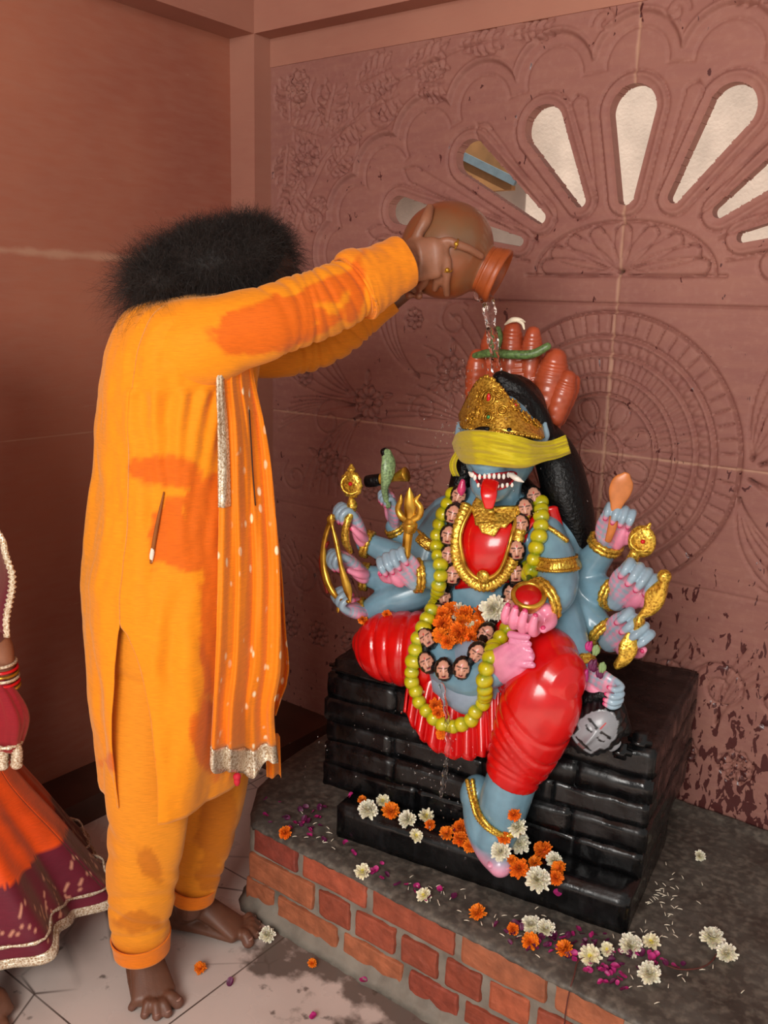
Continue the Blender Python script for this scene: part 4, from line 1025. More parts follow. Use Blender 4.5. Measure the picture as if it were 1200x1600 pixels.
# bow and arrow-like blade
part('bow', T([(520, 806, .06, 5, 3), (508, 840, .055, 4, 3), (505, 875, .05, 5, 3), (512, 910, .045, 6, 4), (528, 935, .04, 4, 3), (545, 940, .035, 3, 3)], n=14, up=FRONT, round_ends=True), MAT['goldplain'])
part('bow_back', T([(512, 848, .06, 3, 6), (502, 878, .06, 4, 8), (512, 925, .05, 3, 6)], n=12, up=FRONT, round_ends=True), paint('bow_red', '8a2416', .4))
part('dagger', T([(518, 803, .04, 1, 1), (517, 812, .04, 7, 3), (519, 822, .04, 3, 2), (526, 850, .035, 4, 3), (533, 885, .03, 4, 3), (543, 920, .03, 7, 3), (548, 942, .03, 1, 1)], n=12, up=FRONT), MAT['goldplain'])
for q in (S(620, 879, .012), S(528, 952, .04)): part('palm_mark', ell(q, (.004, .002, .009), [SX, SY, UP]), MAT['goldplain'])
# tan spoon, rattle, double ended sceptre, bowl
part('tan_spoon', T([(950, 845, .165, 5, 3), (957, 822, .155, 7, 4), (962, 795, .15, 8, 4), (968, 770, .15, 17, 5), (974, 752, .15, 16, 5), (979, 741, .15, 6, 3)], n=22, up=FRONT, round_ends=True), MAT['wood'])
c = S(1003, 846, .15)
o = part('rattle', join(ell(c, (px(22, c), .012, px(26, c)), [SX, -FRONT, UP]), torus(c+FRONT*.006, FRONT, px(15, c), .003, R2=px(18, c)), T([(992, 865, .15, 9), (984, 885, .155, 10), (980, 900, .16, 8)], round_ends=True), T([(1012, 824, .15, 5), (1016, 818, .15, 2)], round_ends=True)), MAT['gold'])
part('ruby', ell(c+FRONT*.014-UP*.001, .005), MAT['redplain'], o)
part('sceptre', join(T([(1040, 900, .09, 8), (1036, 912, .09, 9), (1026, 932, .09, 16, 9), (1016, 950, .09, 11, 8), (1002, 962, .09, 6), (998, 972, .09, 9), (990, 985, .09, 6, 5), (982, 1010, .085, 14, 8), (975, 1028, .08, 11, 7), (965, 1040, .08, 7)], n=24, k=8, up=FRONT, round_ends=True, mod=lambda t, th: 1+.12*math.sin(3*th+14*t)), ell(S(1038, 901, .09), px(11, c))), MAT['gold'])
bc = S(826, 930, -.0); bax = nrm(UP*.75+FRONT*.65)
bw = join(torus(bc, bax, px(24, bc), .0055, 36, 10), tube([bc-bax*.045, bc-bax*.03, bc-bax*.012, bc], [px(8, bc), px(20, bc), px(24, bc), px(25, bc)], n=30, k=5))
o = part('bowl', bw, MAT['goldplain']); part('red_liquid', tube([bc-bax*.004, bc+bax*.001], [px(22, bc)]*2, n=28, k=1), MAT['redplain'], o)
# anklet
an = [(735, 1222), (741, 1250), (752, 1275), (768, 1293), (790, 1303), (808, 1296)]
part('anklet', join(*[tube([hit(BV, p[0]+dx, p[1], .006)[0] if hit(BV, p[0]+dx, p[1])[0] is not None else S(p[0]+dx, p[1], .0) for p in an], .0052, n=10, k=12, mod=lambda t, th: 1+.25*math.sin(t*170), round_ends=True) for dx in (-3, 4)]), MAT['gold'])
# toes
part('toe', join(*[ell(S(768+i*8, 1352+i*2-2*abs(i-1), -.05+i*.004), (.009, .014, .007), [SX, SY, UP], n=12, m_=8) for i in range(4)]), paint('toe_pink', 'e39ab4', .3))
# ------------------------------------------------------------------ clay pot
FWD = np.array([CF[0], CF[1], 0]); FWD = nrm(FWD); RT = nrm(np.array([CR[0], CR[1], 0]))
def pj(p): v = np.asarray(p)-CP; z = v@CF; return 600+FPX*(v@CR)/z, 800-FPX*(v@CU)/z
PC = S(702, 392, .12)
pax = nrm(nrm(S(768, 424, .12)-PC)*.95+FWD*.22)
pot = root('clay_pot', PC, 'round brown glazed clay water pot tilted in raised hands above the statue', 'pot')
prof = [(-.104, .002), (-.101, .030), (-.088, .056), (-.062, .082), (-.030, .098), (0, .103), (.032, .097), (.058, .081), (.074, .062), (.082, .052), (.090, .050), (.096, .053), (.110, .057), (.118, .060), (.124, .058), (.124, .052), (.112, .046), (.095, .042), (.085, .044), (.07, .058), (.03, .090), (0, .096)]
pp = catmull([np.array(q) for q in prof], 4)
def lathe(c, ax, pr, n=64, mod=None):
    ax = nrm(ax); u = nrm(np.cross(ax, UP)); v = np.cross(ax, u); rings = []
    for t, r in pr:
        rings.append([c+ax*t+(u*math.cos(2*PI*j/n)+v*math.sin(2*PI*j/n))*max(r, .001)*(1+.004*math.sin(5*2*PI*j/n+t*40)) for j in range(n)])
    return loft(rings, True, False)
i_ = [i for i, q in enumerate(pp) if q[0] > .084][0]; j_ = [i for i, q in enumerate(pp) if q[1] < .047 and q[0] > .1][0]
pbody = mesh('pot_body', lathe(PC, pax, pp[:i_+1]), MAT['clay'], pot)
prim_r = lathe(PC, pax, [(t, r+(.0012*math.sin(t*900) if i < 14 else 0)) for i, (t, r) in enumerate(pp[i_:])])
mesh('pot_rim', prim_r, paint('terracotta_rim', '9a4a22', .4, 0, .2, 30), pot)
PB = bvh(pbody)
# ------------------------------------------------------------------ the man pouring water
SK, SKD, SKL = '6a4432', '4c2e22', '8a5a42'
man = root('person', (MO[0], MO[1], 0), 'person in orange kurta, long scarf and bushy black hair pouring water from the clay pot', 'person')
P = []
B_ = lambda vf, c=SK: P.append((vf, c))
def TM(pts, **k):
    Q = [M(p[0], p[1], p[2]) for p in pts]; return tube(Q, [(px(p[4] if len(p) > 4 else p[3], q), px(p[3], q)) for p, q in zip(pts, Q)], up=k.pop('up', None), round_ends=True, **k)
B_(TM([(270, 1000, 0, 62), (268, 850, 0, 70), (275, 700, 0, 70), (285, 570, 0, 70), (300, 510, 0, 58), (345, 478, 0, 34), (370, 450, 0, 30)], n=20))
HC = M(392, 442, 0.0)
hax = [RT*.96-UP*.28, FWD, UP*.96+RT*.28]
def headf(d):
    s = 1.0
    return s
B_(ell(HC, (.090, .074, .108), hax, n=28, m_=20))
B_(ell(HC+hax[0]*.092-hax[2]*.018, (.024, .014, .026), hax)); B_(ell(HC+hax[0]*.07-hax[2]*.075, (.035, .03, .03), hax)); B_(ell(HC+hax[0]*.088+hax[2]*.02, (.016, .045, .012), hax))
B_(ell(HC+hax[0]*.090-hax[2]*.055, (.012, .024, .007), hax), '6a4038')
for s in (-1, 1):
    B_(ell(HC+hax[0]*.072+FWD*s*.032+hax[2]*.004, (.016, .016, .010), hax)); B_(ell(HC+FWD*s*.079-hax[2]*.01, (.018, .01, .030), hax))
# arms
def pot_at(x, y, off):
    h, n = hit(PB, x, y, off); return h if h is not None else M(x, y, -.08)
wr = M(634, 408, -.085)
B_(tube([M(300, 540, -.09), M(400, 517, -.145), M(480, 487, -.14), M(560, 447, -.115), wr], [.045, .042, .038, .032, .027], round_ends=True, n=16))
pc_ = pot_at(668, 402, .010)
B_(tube([M(620, 413, -.09), wr, pot_at(655, 405, .012), pot_at(684, 402, .009)], [(.024, .029), (.022, .032), (.021, .044), (.015, .042)], up=-ray(668, 402), n=20, round_ends=True), SKL)
def finger(pts, r, off=.006, bv_=None):
    Q = [pot_at(x, y, off) if not isinstance(x, np.ndarray) else x for x, y in pts]
    rr = [r*1.12]+[r*1.08 if i % 2 else r*.98 for i in range(len(Q)-2)]+[r*.8]
    B_(tube(Q, rr, n=12, k=5, round_ends=True), SKL); return Q
B_(ell(pot_at(686, 398, .008), (.016, .014, .034), [RT, FWD, UP]), SKL); B_(ell(pot_at(652, 388, .012), (.022, .014, .022), [RT, FWD, UP]), SKL)
B_(ell(pot_at(692, 393, .004), (.014, .010, .018), [RT, FWD, UP]), SKL)
fq = finger([(676, 386), (698, 377), (712, 382), (731, 389), (749, 400)], .0088)
finger([(652, 384), (658, 366), (668, 348), (674, 330)], .0118, .008)
f2 = finger([(684, 400), (698, 402), (699, 420), (697, 438), (698, 456)], .0090)
finger([(676, 410), (684, 422), (684, 436), (680, 450)], .0088, .003)
finger([(664, 420), (668, 432), (662, 443), (655, 448)], .0082, .004)
# far arm under the pot
fw = M(648, 440, .10)
B_(tube([M(400, 560, .17), M(470, 555, .17), M(550, 515, .13), fw], [.04, .034, .027, .024], round_ends=True, n=16))
fp = PC-UP*.045+FWD*.095
B_(tube([fw, (fw+fp)/2+FWD*.01, fp+RT*.01], [(.018, .028), (.016, .038), (.012, .036)], up=FWD, round_ends=True, n=16), SKL)
for i in range(4):
    o = UP*(-.030+.024*i); B_(tube([fp+o*.8, fp+RT*.035+o-FWD*.002, fp+RT*.062+o-FWD*.012, fp+RT*.08+o-FWD*.03], [.0095, .009, .0085, .007], round_ends=True, n=10), SKL)
for x, y in ((640, 461), (655, 462)): 
    q = S(x, y, .05); B_(tube([q+FWD*.07, q+FWD*.03, q], [.009, .009, .0075], round_ends=True, n=10), SKL)
# legs and feet
B_(TM([(250, 980, -.06, 50), (240, 1150, -.075, 42), (230, 1290, -.085, 34), (220, 1390, -.09, 30), (222, 1480, -.09, 27)], n=16))
B_(TM([(305, 980, .06, 46), (328, 1150, .085, 36), (320, 1280, .09, 28), (306, 1350, .09, 25), (296, 1415, .10, 24)], n=16))
def foot(ank, heel, ball, toes, w, side):
    ank, heel, ball = map(np.asarray, (ank, heel, ball)); d = nrm((ball-heel)*[1, 1, 0]); l = np.cross(UP, d)
    B_(tube([ank+UP*.03, ank, (ank+heel)/2+UP*.0], [.036, .036, .034], round_ends=True, n=16))
    B_(ell(heel+UP*.004, (.034, .036, .034), [l, d, UP]))
    B_(tube([ank+UP*.01, (ank*.55+ball*.45)+UP*.012, ball+UP*.006], [(.034, .033), (.026, w*.8), (.017, w)], up=UP, n=20, round_ends=True))
    B_(tube([heel-UP*.006, (heel+ball)/2-UP*.0, ball], [(.022, .03), (.018, w*.85), (.016, w)], up=UP, n=20, round_ends=True))
    nl = []
    for i, (t, r) in enumerate([(t, r*1.14) for t, r in toes]):
        t = np.asarray(t); b = ball+(t-ball)*.35; b[2] = .020
        mid = (b+t)/2+UP*(.010+.002*i)
        B_(tube([ball*.5+b*.5, b, mid, t], [r*1.0, r*1.05, r*1.0, r*1.02], n=12, k=4, round_ends=True)); B_(ell(t, (r*1.05, r*1.05, r*.95)), '70493a')
        nl.append((t+UP*r*.78+d*r*.2, r))
    return nl
n1 = foot(FZ(222, 1478, .075), FZ(212, 1470, .036), FZ(241, 1558, .022), [(FZ(277, 1566, .013), .0128), (FZ(262, 1583, .010), .0095), (FZ(245, 1588, .010), .009), (FZ(226, 1586, .010), .0085), (FZ(206, 1574, .009), .008)], .050, 1)
n2 = foot(FZ(298, 1412, .085), FZ(276, 1432, .036), FZ(370, 1454, .022), [(FZ(388, 1472, .013), .0128), (FZ(399, 1461, .010), .0095), (FZ(403, 1452, .010), .009), (FZ(402, 1444, .010), .0085), (FZ(396, 1435, .009), .008)], .044, -1)
skin = fuse('body', P, .0034, MAT['skin'], man, 3)
mesh('toenails', join(*[ell(t, (r*.6, r*.6, r*.18), n=10, m_=6) for t, r in n1+n2]), paint('toenail', '9a7364', .35), man)
for Q, i in ((fq, 2), (f2, 2)):
    ax = nrm(Q[i+1]-Q[i-1]); mesh('finger_ring', join(torus(Q[i], ax, .0098, .0016, 24, 8), ell(Q[i]-ray(*pj(Q[i]))*.010, (.005, .005, .005))), MAT['goldplain'], man)
# hair: a dark core and thousands of frizzy strands
hp = [(ell(M(340, 414, .0), (px(86, HC), .115, px(58, HC)), [nrm(RT+UP*.12), FWD, nrm(UP-RT*.12)], n=40, m_=28), None), (ell(M(266, 444, .0), (px(52, HC), .10, px(34, HC)), [RT, FWD, UP], n=30, m_=20), None), (ell(M(388, 402, .0), (px(62, HC), .105, px(58, HC)), [RT, FWD, UP]), None), (ell(M(375, 450, .0), (px(45, HC), .10, px(40, HC)), [RT, FWD, UP]), None)]
hcore = fuse('hair', hp, .006, MAT['hair'], man, 2)
def strands(name, obj, N, L, parent, rad=.00045, seed=1, avoid=None):
    R = random.Random(seed); me = obj.data; off = wloc(obj); vs_ = me.vertices; V = []; F = []
    for _ in range(N):
        v = vs_[R.randrange(len(vs_))]; p = np.array(v.co)+off; n = np.array(v.normal)
        d = nrm(n+np.array([R.gauss(0, .5) for _ in range(3)])); ln = L*R.uniform(.4, 1.25)*(1.5 if p@RT < (M(270, 440, 0))@RT else 1); s1 = [R.uniform(0, 6) for _ in range(3)]
        K = 7; prev = p-d*.008; w = nrm(np.cross(d, [R.gauss(0, 1) for _ in range(3)])); base = len(V)
        for k in range(K):
            t = k/(K-1); q = p-d*.006+d*ln*t+np.array([math.sin(s1[0]+t*9), math.sin(s1[1]+t*8), math.sin(s1[2]+t*10)])*ln*.10-UP*ln*.35*t*t
            r = rad*(1-.75*t); w2 = np.cross(w, d)
            V.extend([tuple(q+w*r), tuple(q-w*.5*r+w2*.87*r), tuple(q-w*.5*r-w2*.87*r)])
            if k:
                a = base+(k-1)*3
                for j in range(3): F.append((a+j, a+(j+1) % 3, a+3+(j+1) % 3, a+3+j))
    o = mesh(name, (V, F), MAT['hair'], parent, smooth=False); return o
o = strands('frizz', hcore, 22000, .055, hcore, .0003); o['kind'] = 'stuff'
# ---- clothes
WET = []
def wetshademask(V, pats):
    out = np.zeros(len(V))
    for i, v in enumerate(V):
        x, y = pj(v); m_ = 0; nz = 9*noise.noise(Vector((x/22, y/22, 1)))+4*noise.noise(Vector((x/8, y/8, 5)))
        for (cx, cy, rx, ry, a) in pats:
            ca, sa = math.cos(a), math.sin(a); u = ((x-cx)*ca+(y-cy)*sa)/rx; w = (-(x-cx)*sa+(y-cy)*ca)/ry
            m_ = max(m_, min(1, max(0, (1-math.hypot(u, w))*min(rx, ry)/5+.5+nz/6)))
        out[i] = m_
    return out
def clothcol(V, base, wet, pats):  # second colour: wet patches, and on the trousers also painted shade
    m_ = wetshademask(V, pats)[:, None]; return np.array(lin(base))*(1-m_)+np.array(lin(wet))*m_
ORA, ORW = 'e58806', 'd25f02'
rows = [(457, 300, 395, .06), (466, 255, 415, .12), (485, 208, 418, .165), (515, 186, 414, .18), (560, 171, 405, .18), (620, 160, 398, .165), (680, 156, 399, .16), (740, 153, 404, .16), (800, 147, 409, .165), (850, 139, 412, .17), (900, 135, 414, .188), (960, 139, 415, .20), (1020, 147, 414, .21), (1080, 152, 410, .212), (1140, 160, 398, .212), (1200, 169, 380, .21)]
rr_ = catmull([np.array(r, float) for r in rows], 10)
NTH = 260; y_apex = 935
ring = []
for i, (y, xl, xr, b) in enumerate(rr_):
    c = M((xl+xr)/2, y, 0); a = px((xr-xl)/2, c)
    g = max(0, (y-y_apex)/(1205-y_apex)); tl = math.radians(-111-12*g**.6); tr = math.radians(-111+27*g**.5)
    row = []
    for j in range(NTH+1):
        s = j/NTH; th = tr+(tl+2*PI-tr)*s
        lowf = min(1, max(0, (y-560)/500))
        f = (.009*math.sin(7*th+y*.004+1.6*noise.noise(Vector((math.cos(th)*2, math.sin(th)*2, y*.004))))+.005*math.sin(13*th-y*.01+2))*lowf*(.6+.8*noise.noise(Vector((math.cos(th)*1.5, math.sin(th)*1.5+4, y*.006))))
        f += .006*noise.noise(Vector((math.cos(th)*3, math.sin(th)*3+y*.004, y*.011)))+.003*noise.noise(Vector((math.cos(th)*9, math.sin(th)*9, y*.03)))
        # creases fanning down from the armpit
        for k, (an, sl, am) in enumerate(((-74, .10, .012), (-60, .24, .013), (-92, -.04, .009), (-46, .34, .011), (-112, -.16, .008))):
            yy = y-600
            if yy > 0: dth = math.degrees((th+PI) % (2*PI)-PI)-(an-sl*yy*.35); f += am*(math.exp(-(dth/4.5)**2)-.6*math.exp(-((dth-9)/5)**2))*math.exp(-yy/230)
        flare = .012*g*math.sin(4*th+1); sq = (1+(f+flare)/max(b, .05))
        row.append(c+RT*math.cos(th)*a*sq+FWD*math.sin(th)*b*sq)
    ring.append(row)
kv = sheet(ring, .0022)
kurta = mesh('kurta', kv, MAT['kurta'], man, cols=clothcol(kv[0], ORA, ORW, [(262, 738, 62, 26, .15), (322, 800, 36, 60, .1), (262, 832, 28, 52, .25), (300, 855, 60, 36, 0), (330, 1150, 30, 60, 0), (345, 960, 32, 160, 0), (200, 1190, 40, 14, 0)]))
# pocket slit
def on(bv_, x, y, o): return hit(bv_, x, y, o)[0]
KB = bvh(kurta)
ps = [on(KB, *p, .003) for p in ((256, 768), (250, 800), (243, 835), (237, 868), (235, 880))]
mesh('pocket_slit', tube(ps, [.0014, .003, .004, .0036, .002], n=8, k=5), paint('pocket_shadow', '8a4a10', .8), kurta)
mesh('pocket_lining', tube([on(KB, *p, .003) for p in ((241, 846), (237, 866), (236, 878))], [.002, .0045, .002], n=8), paint('white_lining', 'e0d4c4', .8), kurta)
# sleeves
def sleeve(name, pts, crease, thick=None, n=72, k=16, seedv=0, open_end=True, wet=()):
    Q = [M(p[0], p[1], p[2]) for p in pts]; rad = [(px(p[3], q), px(p[4], q)) for p, q in zip(pts, Q)]
    def md(t, th):
        f = 1+.045*noise.noise(Vector((math.cos(th)*1.6+seedv, math.sin(th)*1.6, t*9)))
        for tk, wd, am, ph in crease: f -= am*math.exp(-(((t-tk-.03*math.sin(th+ph)))/wd)**2)
        return f
    vf = tube(Q, rad, n=n, k=k, up=UP, mod=md, cap=False)
    return vf, Q
cr = [(.50+.045*i, .010, .07 if i % 2 else .045, i*.8) for i in range(9)]
sv, SQ = sleeve('sleeve', [(232, 556, -.03, 50, 50), (262, 548, -.08, 70, 62), (310, 538, -.125, 71, 62), (365, 520, -.145, 62, 54), (420, 505, -.155, 57, 50), (475, 483, -.14, 56, 50), (520, 466, -.13, 53, 47), (556, 450, -.12, 48, 42), (580, 440, -.115, 42, 38)], cr)
V0, F0 = tube(SQ[:1]*1+[SQ[0]+1e-3*RT], [.01, .01], n=3, k=1)
sl = mesh('sleeve', sv, MAT['kurta'], kurta, cols=clothcol(sv[0], ORA, ORW, [(420, 508, 92, 42, -.28), (510, 455, 70, 20, -.42), (560, 440, 14, 60, .2), (480, 520, 60, 12, -.5)]))
m_ = sl.modifiers.new('th', 'SOLIDIFY'); m_.thickness = .003
cv, CQ = sleeve('cuff', [(551, 451, -.122, 50, 45), (557, 447, -.12, 57, 50), (572, 440, -.116, 54, 48), (590, 431, -.111, 48, 44), (610, 420, -.105, 44, 40), (631, 410, -.10, 42, 38)], [(.1, .03, .05, 0)], seedv=4)
cf = mesh('cuff', cv, MAT['kurta'], kurta, cols=clothcol(cv[0], 'e58410', ORW, [(552, 450, 12, 60, .2)])); m_ = cf.modifiers.new('th', 'SOLIDIFY'); m_.thickness = .004
fv, FQ = sleeve('sleeve', [(360, 540, .12, 50, 40), (400, 555, .15, 36, 34), (440, 557, .15, 33, 32), (485, 548, .14, 32, 30), (525, 528, .13, 32, 30), (560, 504, .12, 29, 28), (590, 484, .11, 23, 26), (612, 468, .10, 21, 26)], [(.35+.06*i, .012, .12, i) for i in range(8)], seedv=8)
sf = mesh('sleeve', fv, MAT['kurta'], kurta, cols=clothcol(fv[0], 'd67c10', ORW, [])); m_ = sf.modifiers.new('th', 'SOLIDIFY'); m_.thickness = .003
mesh('collar', torus(M(372, 462, 0), nrm(UP+RT*.3), .068, .009, 40, 10), MAT['kurta_plain'] if 'kurta_plain' in MAT else cloth('orange_collar', ORA), kurta)
# trousers
def leg(pts, cre, sd, wet):
    Q = [M(p[0], p[1], p[2]) for p in pts]; rad = [(px(p[3], q)*.76, px(p[3], q)) for p, q in zip(pts, Q)]
    def md(t, th):
        f = 1+.05*noise.noise(Vector((math.cos(th)*1.7+sd, math.sin(th)*1.7, t*6)))+.02*math.sin(4*th+t*9+sd)
        for tk, wd, am, ph, sl_ in cre: f -= am*math.exp(-((t-tk-sl_*math.sin(th+ph))/wd)**2)
        return f
    return tube(Q, rad, n=90, k=22, up=FWD, mod=md, cap=False)
l1 = leg([(262, 940, -.055, 112), (252, 1010, -.075, 92), (240, 1100, -.085, 76), (234, 1210, -.09, 69), (231, 1290, -.09, 62), (222, 1370, -.09, 55), (219, 1430, -.09, 48), (221, 1478, -.09, 42)], [(.62, .02, .05, 0, .05), (.70, .018, .06, 1, .06), (.77, .015, .05, 2, .04), (.84, .012, .06, .5, .03), (.9, .012, .05, 2.5, .02), (.22, .012, .05, 0, .02)], 1, 0)
l2 = leg([(300, 940, .02, 95), (315, 1010, .06, 78), (330, 1100, .09, 64), (334, 1210, .09, 54), (322, 1300, .09, 46), (308, 1355, .09, 40), (302, 1398, .09, 33)], [(.6, .02, .05, 0, .05), (.74, .018, .06, 1, .06), (.86, .015, .06, 2, .03)], 5, 0)
tv = join(l1, l2)
trou = mesh('trousers', tv, MAT['trouser'], man, cols=clothcol(tv[0], 'dc8616', 'c06c0c', [(340, 1290, 30, 70, .2), (330, 1370, 26, 22, 0), (232, 1350, 16, 30, -.5), (215, 1440, 36, 16, 0)])); m_ = trou.modifiers.new('th', 'SOLIDIFY'); m_.thickness = .0025  # darker leg patches: wet marks plus subtle shade painted into the cloth colour
def hem(pts, r0):
    Q = [M(*p[:3]) for p in pts]; return tube(Q, [px(p[3], q) for p, q in zip(pts, Q)], n=60, k=6, up=FWD, cap=False)
for pts in ([(220, 1460, -.09, 46.5), (221, 1470, -.09, 44.5), (222, 1484, -.09, 43)], [(303, 1382, .09, 36.5), (302, 1390, .09, 35), (301, 1402, .09, 34)]):
    o = mesh('trouser_cuff', hem(pts, 0), cloth('cuff_orange', 'e07408'), trou); m_ = o.modifiers.new('th', 'SOLIDIFY'); m_.thickness = .003
# scarf hanging down the front with silver braid
SCO = 'e88406'
srow = [(480, 372, 395, -.09, -.02), (520, 352, 395, -.13, .0), (585, 340, 398, -.15, .02), (660, 342, 414, -.155, .03), (720, 343, 424, -.16, .035), (800, 343, 432, -.17, .035), (880, 342, 438, -.175, .03), (960, 340, 440, -.175, .02), (1040, 338, 440, -.17, .01), (1100, 335, 430, -.165, .0), (1150, 332, 432, -.16, .0), (1190, 330, 436, -.155, .0)]
sr = catmull([np.array(r, float) for r in srow], 8); g = []
for i, (y, xl, xr, d0, d1) in enumerate(sr):
    row = []; q = i/(len(sr)-1)
    for j in range(90):
        s = j/89; x = xl+(xr-xl)*s; d = d0+(d1-d0)*s**1.4
        w = (.006+.006*q)*(1+math.sin(s*2*PI*3.4+1.5*noise.noise(Vector((s*2, y*.006, 3)))))+.0022*(1+math.sin(s*2*PI*8+y*.01))
        yy = y+(20*math.sin(s*PI)*1.0-8*s+7*math.sin(s*2*PI*2.1))*max(0, (q-.9)/.1)
        h, n_ = hit(KB, x, yy, 0)
        if h is not None and x < 396: zq = depth(h)-.010
        else: zq = (depth(M(396, yy, -.03))-.01 if not row else row[-1][1])+.0006*(x > 396)*(xr-xl)/90
        zq = min(zq, depth(M(x, yy, d1)))
        row.append((ray(x, yy), zq, w))
    g.append(row)
nb = 7
dots = lambda V, seed: None
zz = np.array([[c[1] for c in r] for r in g])
for _ in range(14): zz[1:-1, 1:-1] = np.minimum(zz[1:-1, 1:-1]+.002, (zz[:-2, 1:-1]+zz[2:, 1:-1]+zz[1:-1, :-2]+zz[1:-1, 2:])/4)
gm = np.array([[CP+c[0]*((zz[i, j])/np.dot(c[0], CF))-FWD*c[2]*.8 for j, c in enumerate(r)] for i, r in enumerate(g)])
def scarfcol(V):
    out = np.zeros((len(V), 3)); base = np.array(lin(SCO)); d2 = np.array(lin('e86a08'))
    for i, v in enumerate(V):
        q = .5+.5*noise.noise(Vector((v[0]*9, v[1]*9, v[2]*3))); out[i] = base*(1-q*.6)+d2*q*.6
    return out
main = sheet(gm[:-nb+1], .002)
scarf = mesh('scarf', main, MAT['scarf'], man, cols=scarfcol(main[0]))
mesh('silver_braid', sheet(gm[-nb:]+(-FWD*.002)[None, None], .0026), MAT['silver'], scarf)
sb = gm[14:40, 0:19]-(FWD*.005)[None, None]; mesh('silver_braid', sheet(sb, .002), MAT['silver'], scarf)
# second fall of the scarf behind the first
g2 = []
for i, (y, xl, xr) in enumerate(catmull([np.array(r, float) for r in [(620, 372, 400), (760, 392, 424), (880, 404, 440), (980, 405, 447), (1045, 400, 452), (1085, 398, 440), (1110, 396, 432)]], 8)):
    g2.append([M(xl+(xr-xl)*j/30, y+6*math.sin(j*.7)*(y > 1060), .05+.02*j/30)+FWD*.01*math.sin(j*.8) for j in range(31)])
v2 = sheet(g2, .002); mesh('scarf_fall', v2, MAT['scarf'], scarf, cols=scarfcol(v2[0]))
g3 = [[M(415+22*s+(2*t), 1150+t*64+4*math.sin(s*7), -.02+.03*s)+FWD*.008*math.sin(s*9) for s in np.linspace(0, 1, 16)] for t in np.linspace(0, 1, 10)]
v3 = sheet(g3, .002); mesh('scarf_corner', v3, MAT['scarf'], scarf, cols=scarfcol(v3[0]))
tc = gm[-1, 36]-FWD*.004-UP*.008
mesh('red_tassel', join(ell(tc, .0085, n=14, m_=10), tube([tc, tc-UP*.012, tc-UP*.02], [.006, .007, .004])), paint('tassel_red', 'c01830', .7), scarf)
bl = [on(bvh(scarf), x, y, .002) for x, y in ((388, 640), (391, 690), (394, 740), (398, 790))]
bl = [b for b in bl if b is not None]
if len(bl) > 2: mesh('dark_stitching', tube(bl, .0012, n=6, k=6), MAT['hair'], scarf)
# ------------------------------------------------------------------ the woman at the left edge
def D(x, y, dep):
    r = ray(x, y); return CP+r*dep/np.dot(r, CF)
WC = FZ(-75, 1470, 0)
wom = root('person', (WC[0], WC[1], 0), 'person at the left edge in orange skirt with maroon gold-trimmed border and bangles', 'person')
DW = depth(FZ(-75, 1440, 0))
P = []
wr_ = [(1015, -150, -32, .12), (1060, -160, -30, .14), (1130, -180, -20, .17), (1210, -215, 3, .20), (1300, -260, 78, .24), (1360, -290, 125, .27), (1400, -305, 158, .29)]
WP0 = np.array([WC[0], WC[1], 0])
def Wp(x, y, d=0): return onplane(x, y, WP0+FWD*d, FWD)
sk = []
for (y, xl, xr, b) in catmull([np.array(r, float) for r in wr_], 14):
    c = Wp((xl+xr)/2, y); a = px((xr-xl)/2, c); row = []; t = (y-1015)/385
    for j in range(361):
        th = 2*PI*j/360; f = 1+(.10*math.sin(8*th+.9)+.035*math.sin(19*th+2))*t**1.6; row.append(c+RT*math.cos(th)*a*f+FWD*math.sin(th)*b*f-UP*.012*t*math.cos(8*th+.9))
    sk.append(row)
sk = np.array(sk); nS = len(sk); sv = sheet(sk, .002)
def skirtcol(V):
    out = np.zeros((len(V), 3)); zb = sk[-1][:, 2].mean(); mar = np.array(lin('641228')); ora = np.array(lin('dd4a0c')); gold = np.array(lin('b98a5c'))
    for i, v in enumerate(V):
        h = v[2]-zb; an = math.atan2(v[1]-WC[1], v[0]-WC[0]); zz = .006*abs(((an*60) % 2)-1)
        c = ora*(1+.2*noise.noise(Vector((v[0]*30, v[1]*30, v[2]*30))))
        if h < .150+zz:
            c = mar*(1+.15*noise.noise(Vector((v[0]*20, v[1]*20, v[2]*20))))
            s1 = .085+.030*math.sin(an*22); s2 = .055+.022*math.sin(an*31+1)
            if (abs(h-s1) < .0035 or abs(h-s2) < .003) and math.sin(an*520) > -.2: c = np.array(lin('c88a70'))
        out[i] = c
    return out
skirt = mesh('skirt', sv, MAT['maroon'], wom, cols=skirtcol(sv[0]))
hem = sk[-1]
tr_ = np.array([[p+nrm([p[0]-WC[0], p[1]-WC[1], 0])*.0035 for p in sk[i_]] for i_ in (-5, -4, -3, -2, -1)]); mesh('braid_band', sheet(tr_, .002), MAT['silver'], skirt)
mesh('gold_trim', tube([h+np.array([0, 0, .004]) for h in hem[::3]], [(.008, .003)]*len(hem[::3]), n=10, k=1, up=UP, mod=lambda t, th: 1+.25*math.sin(t*2*PI*130)), MAT['silver'], skirt)
mesh('gold_trim', tube([h+np.array([0, 0, .022]) for h in sk[-6][::3]], [(.004, .003)]*len(hem[::3]), n=8, k=1, up=UP, mod=lambda t, th: 1+.3*math.sin(t*2*PI*160)), MAT['silver'], skirt)
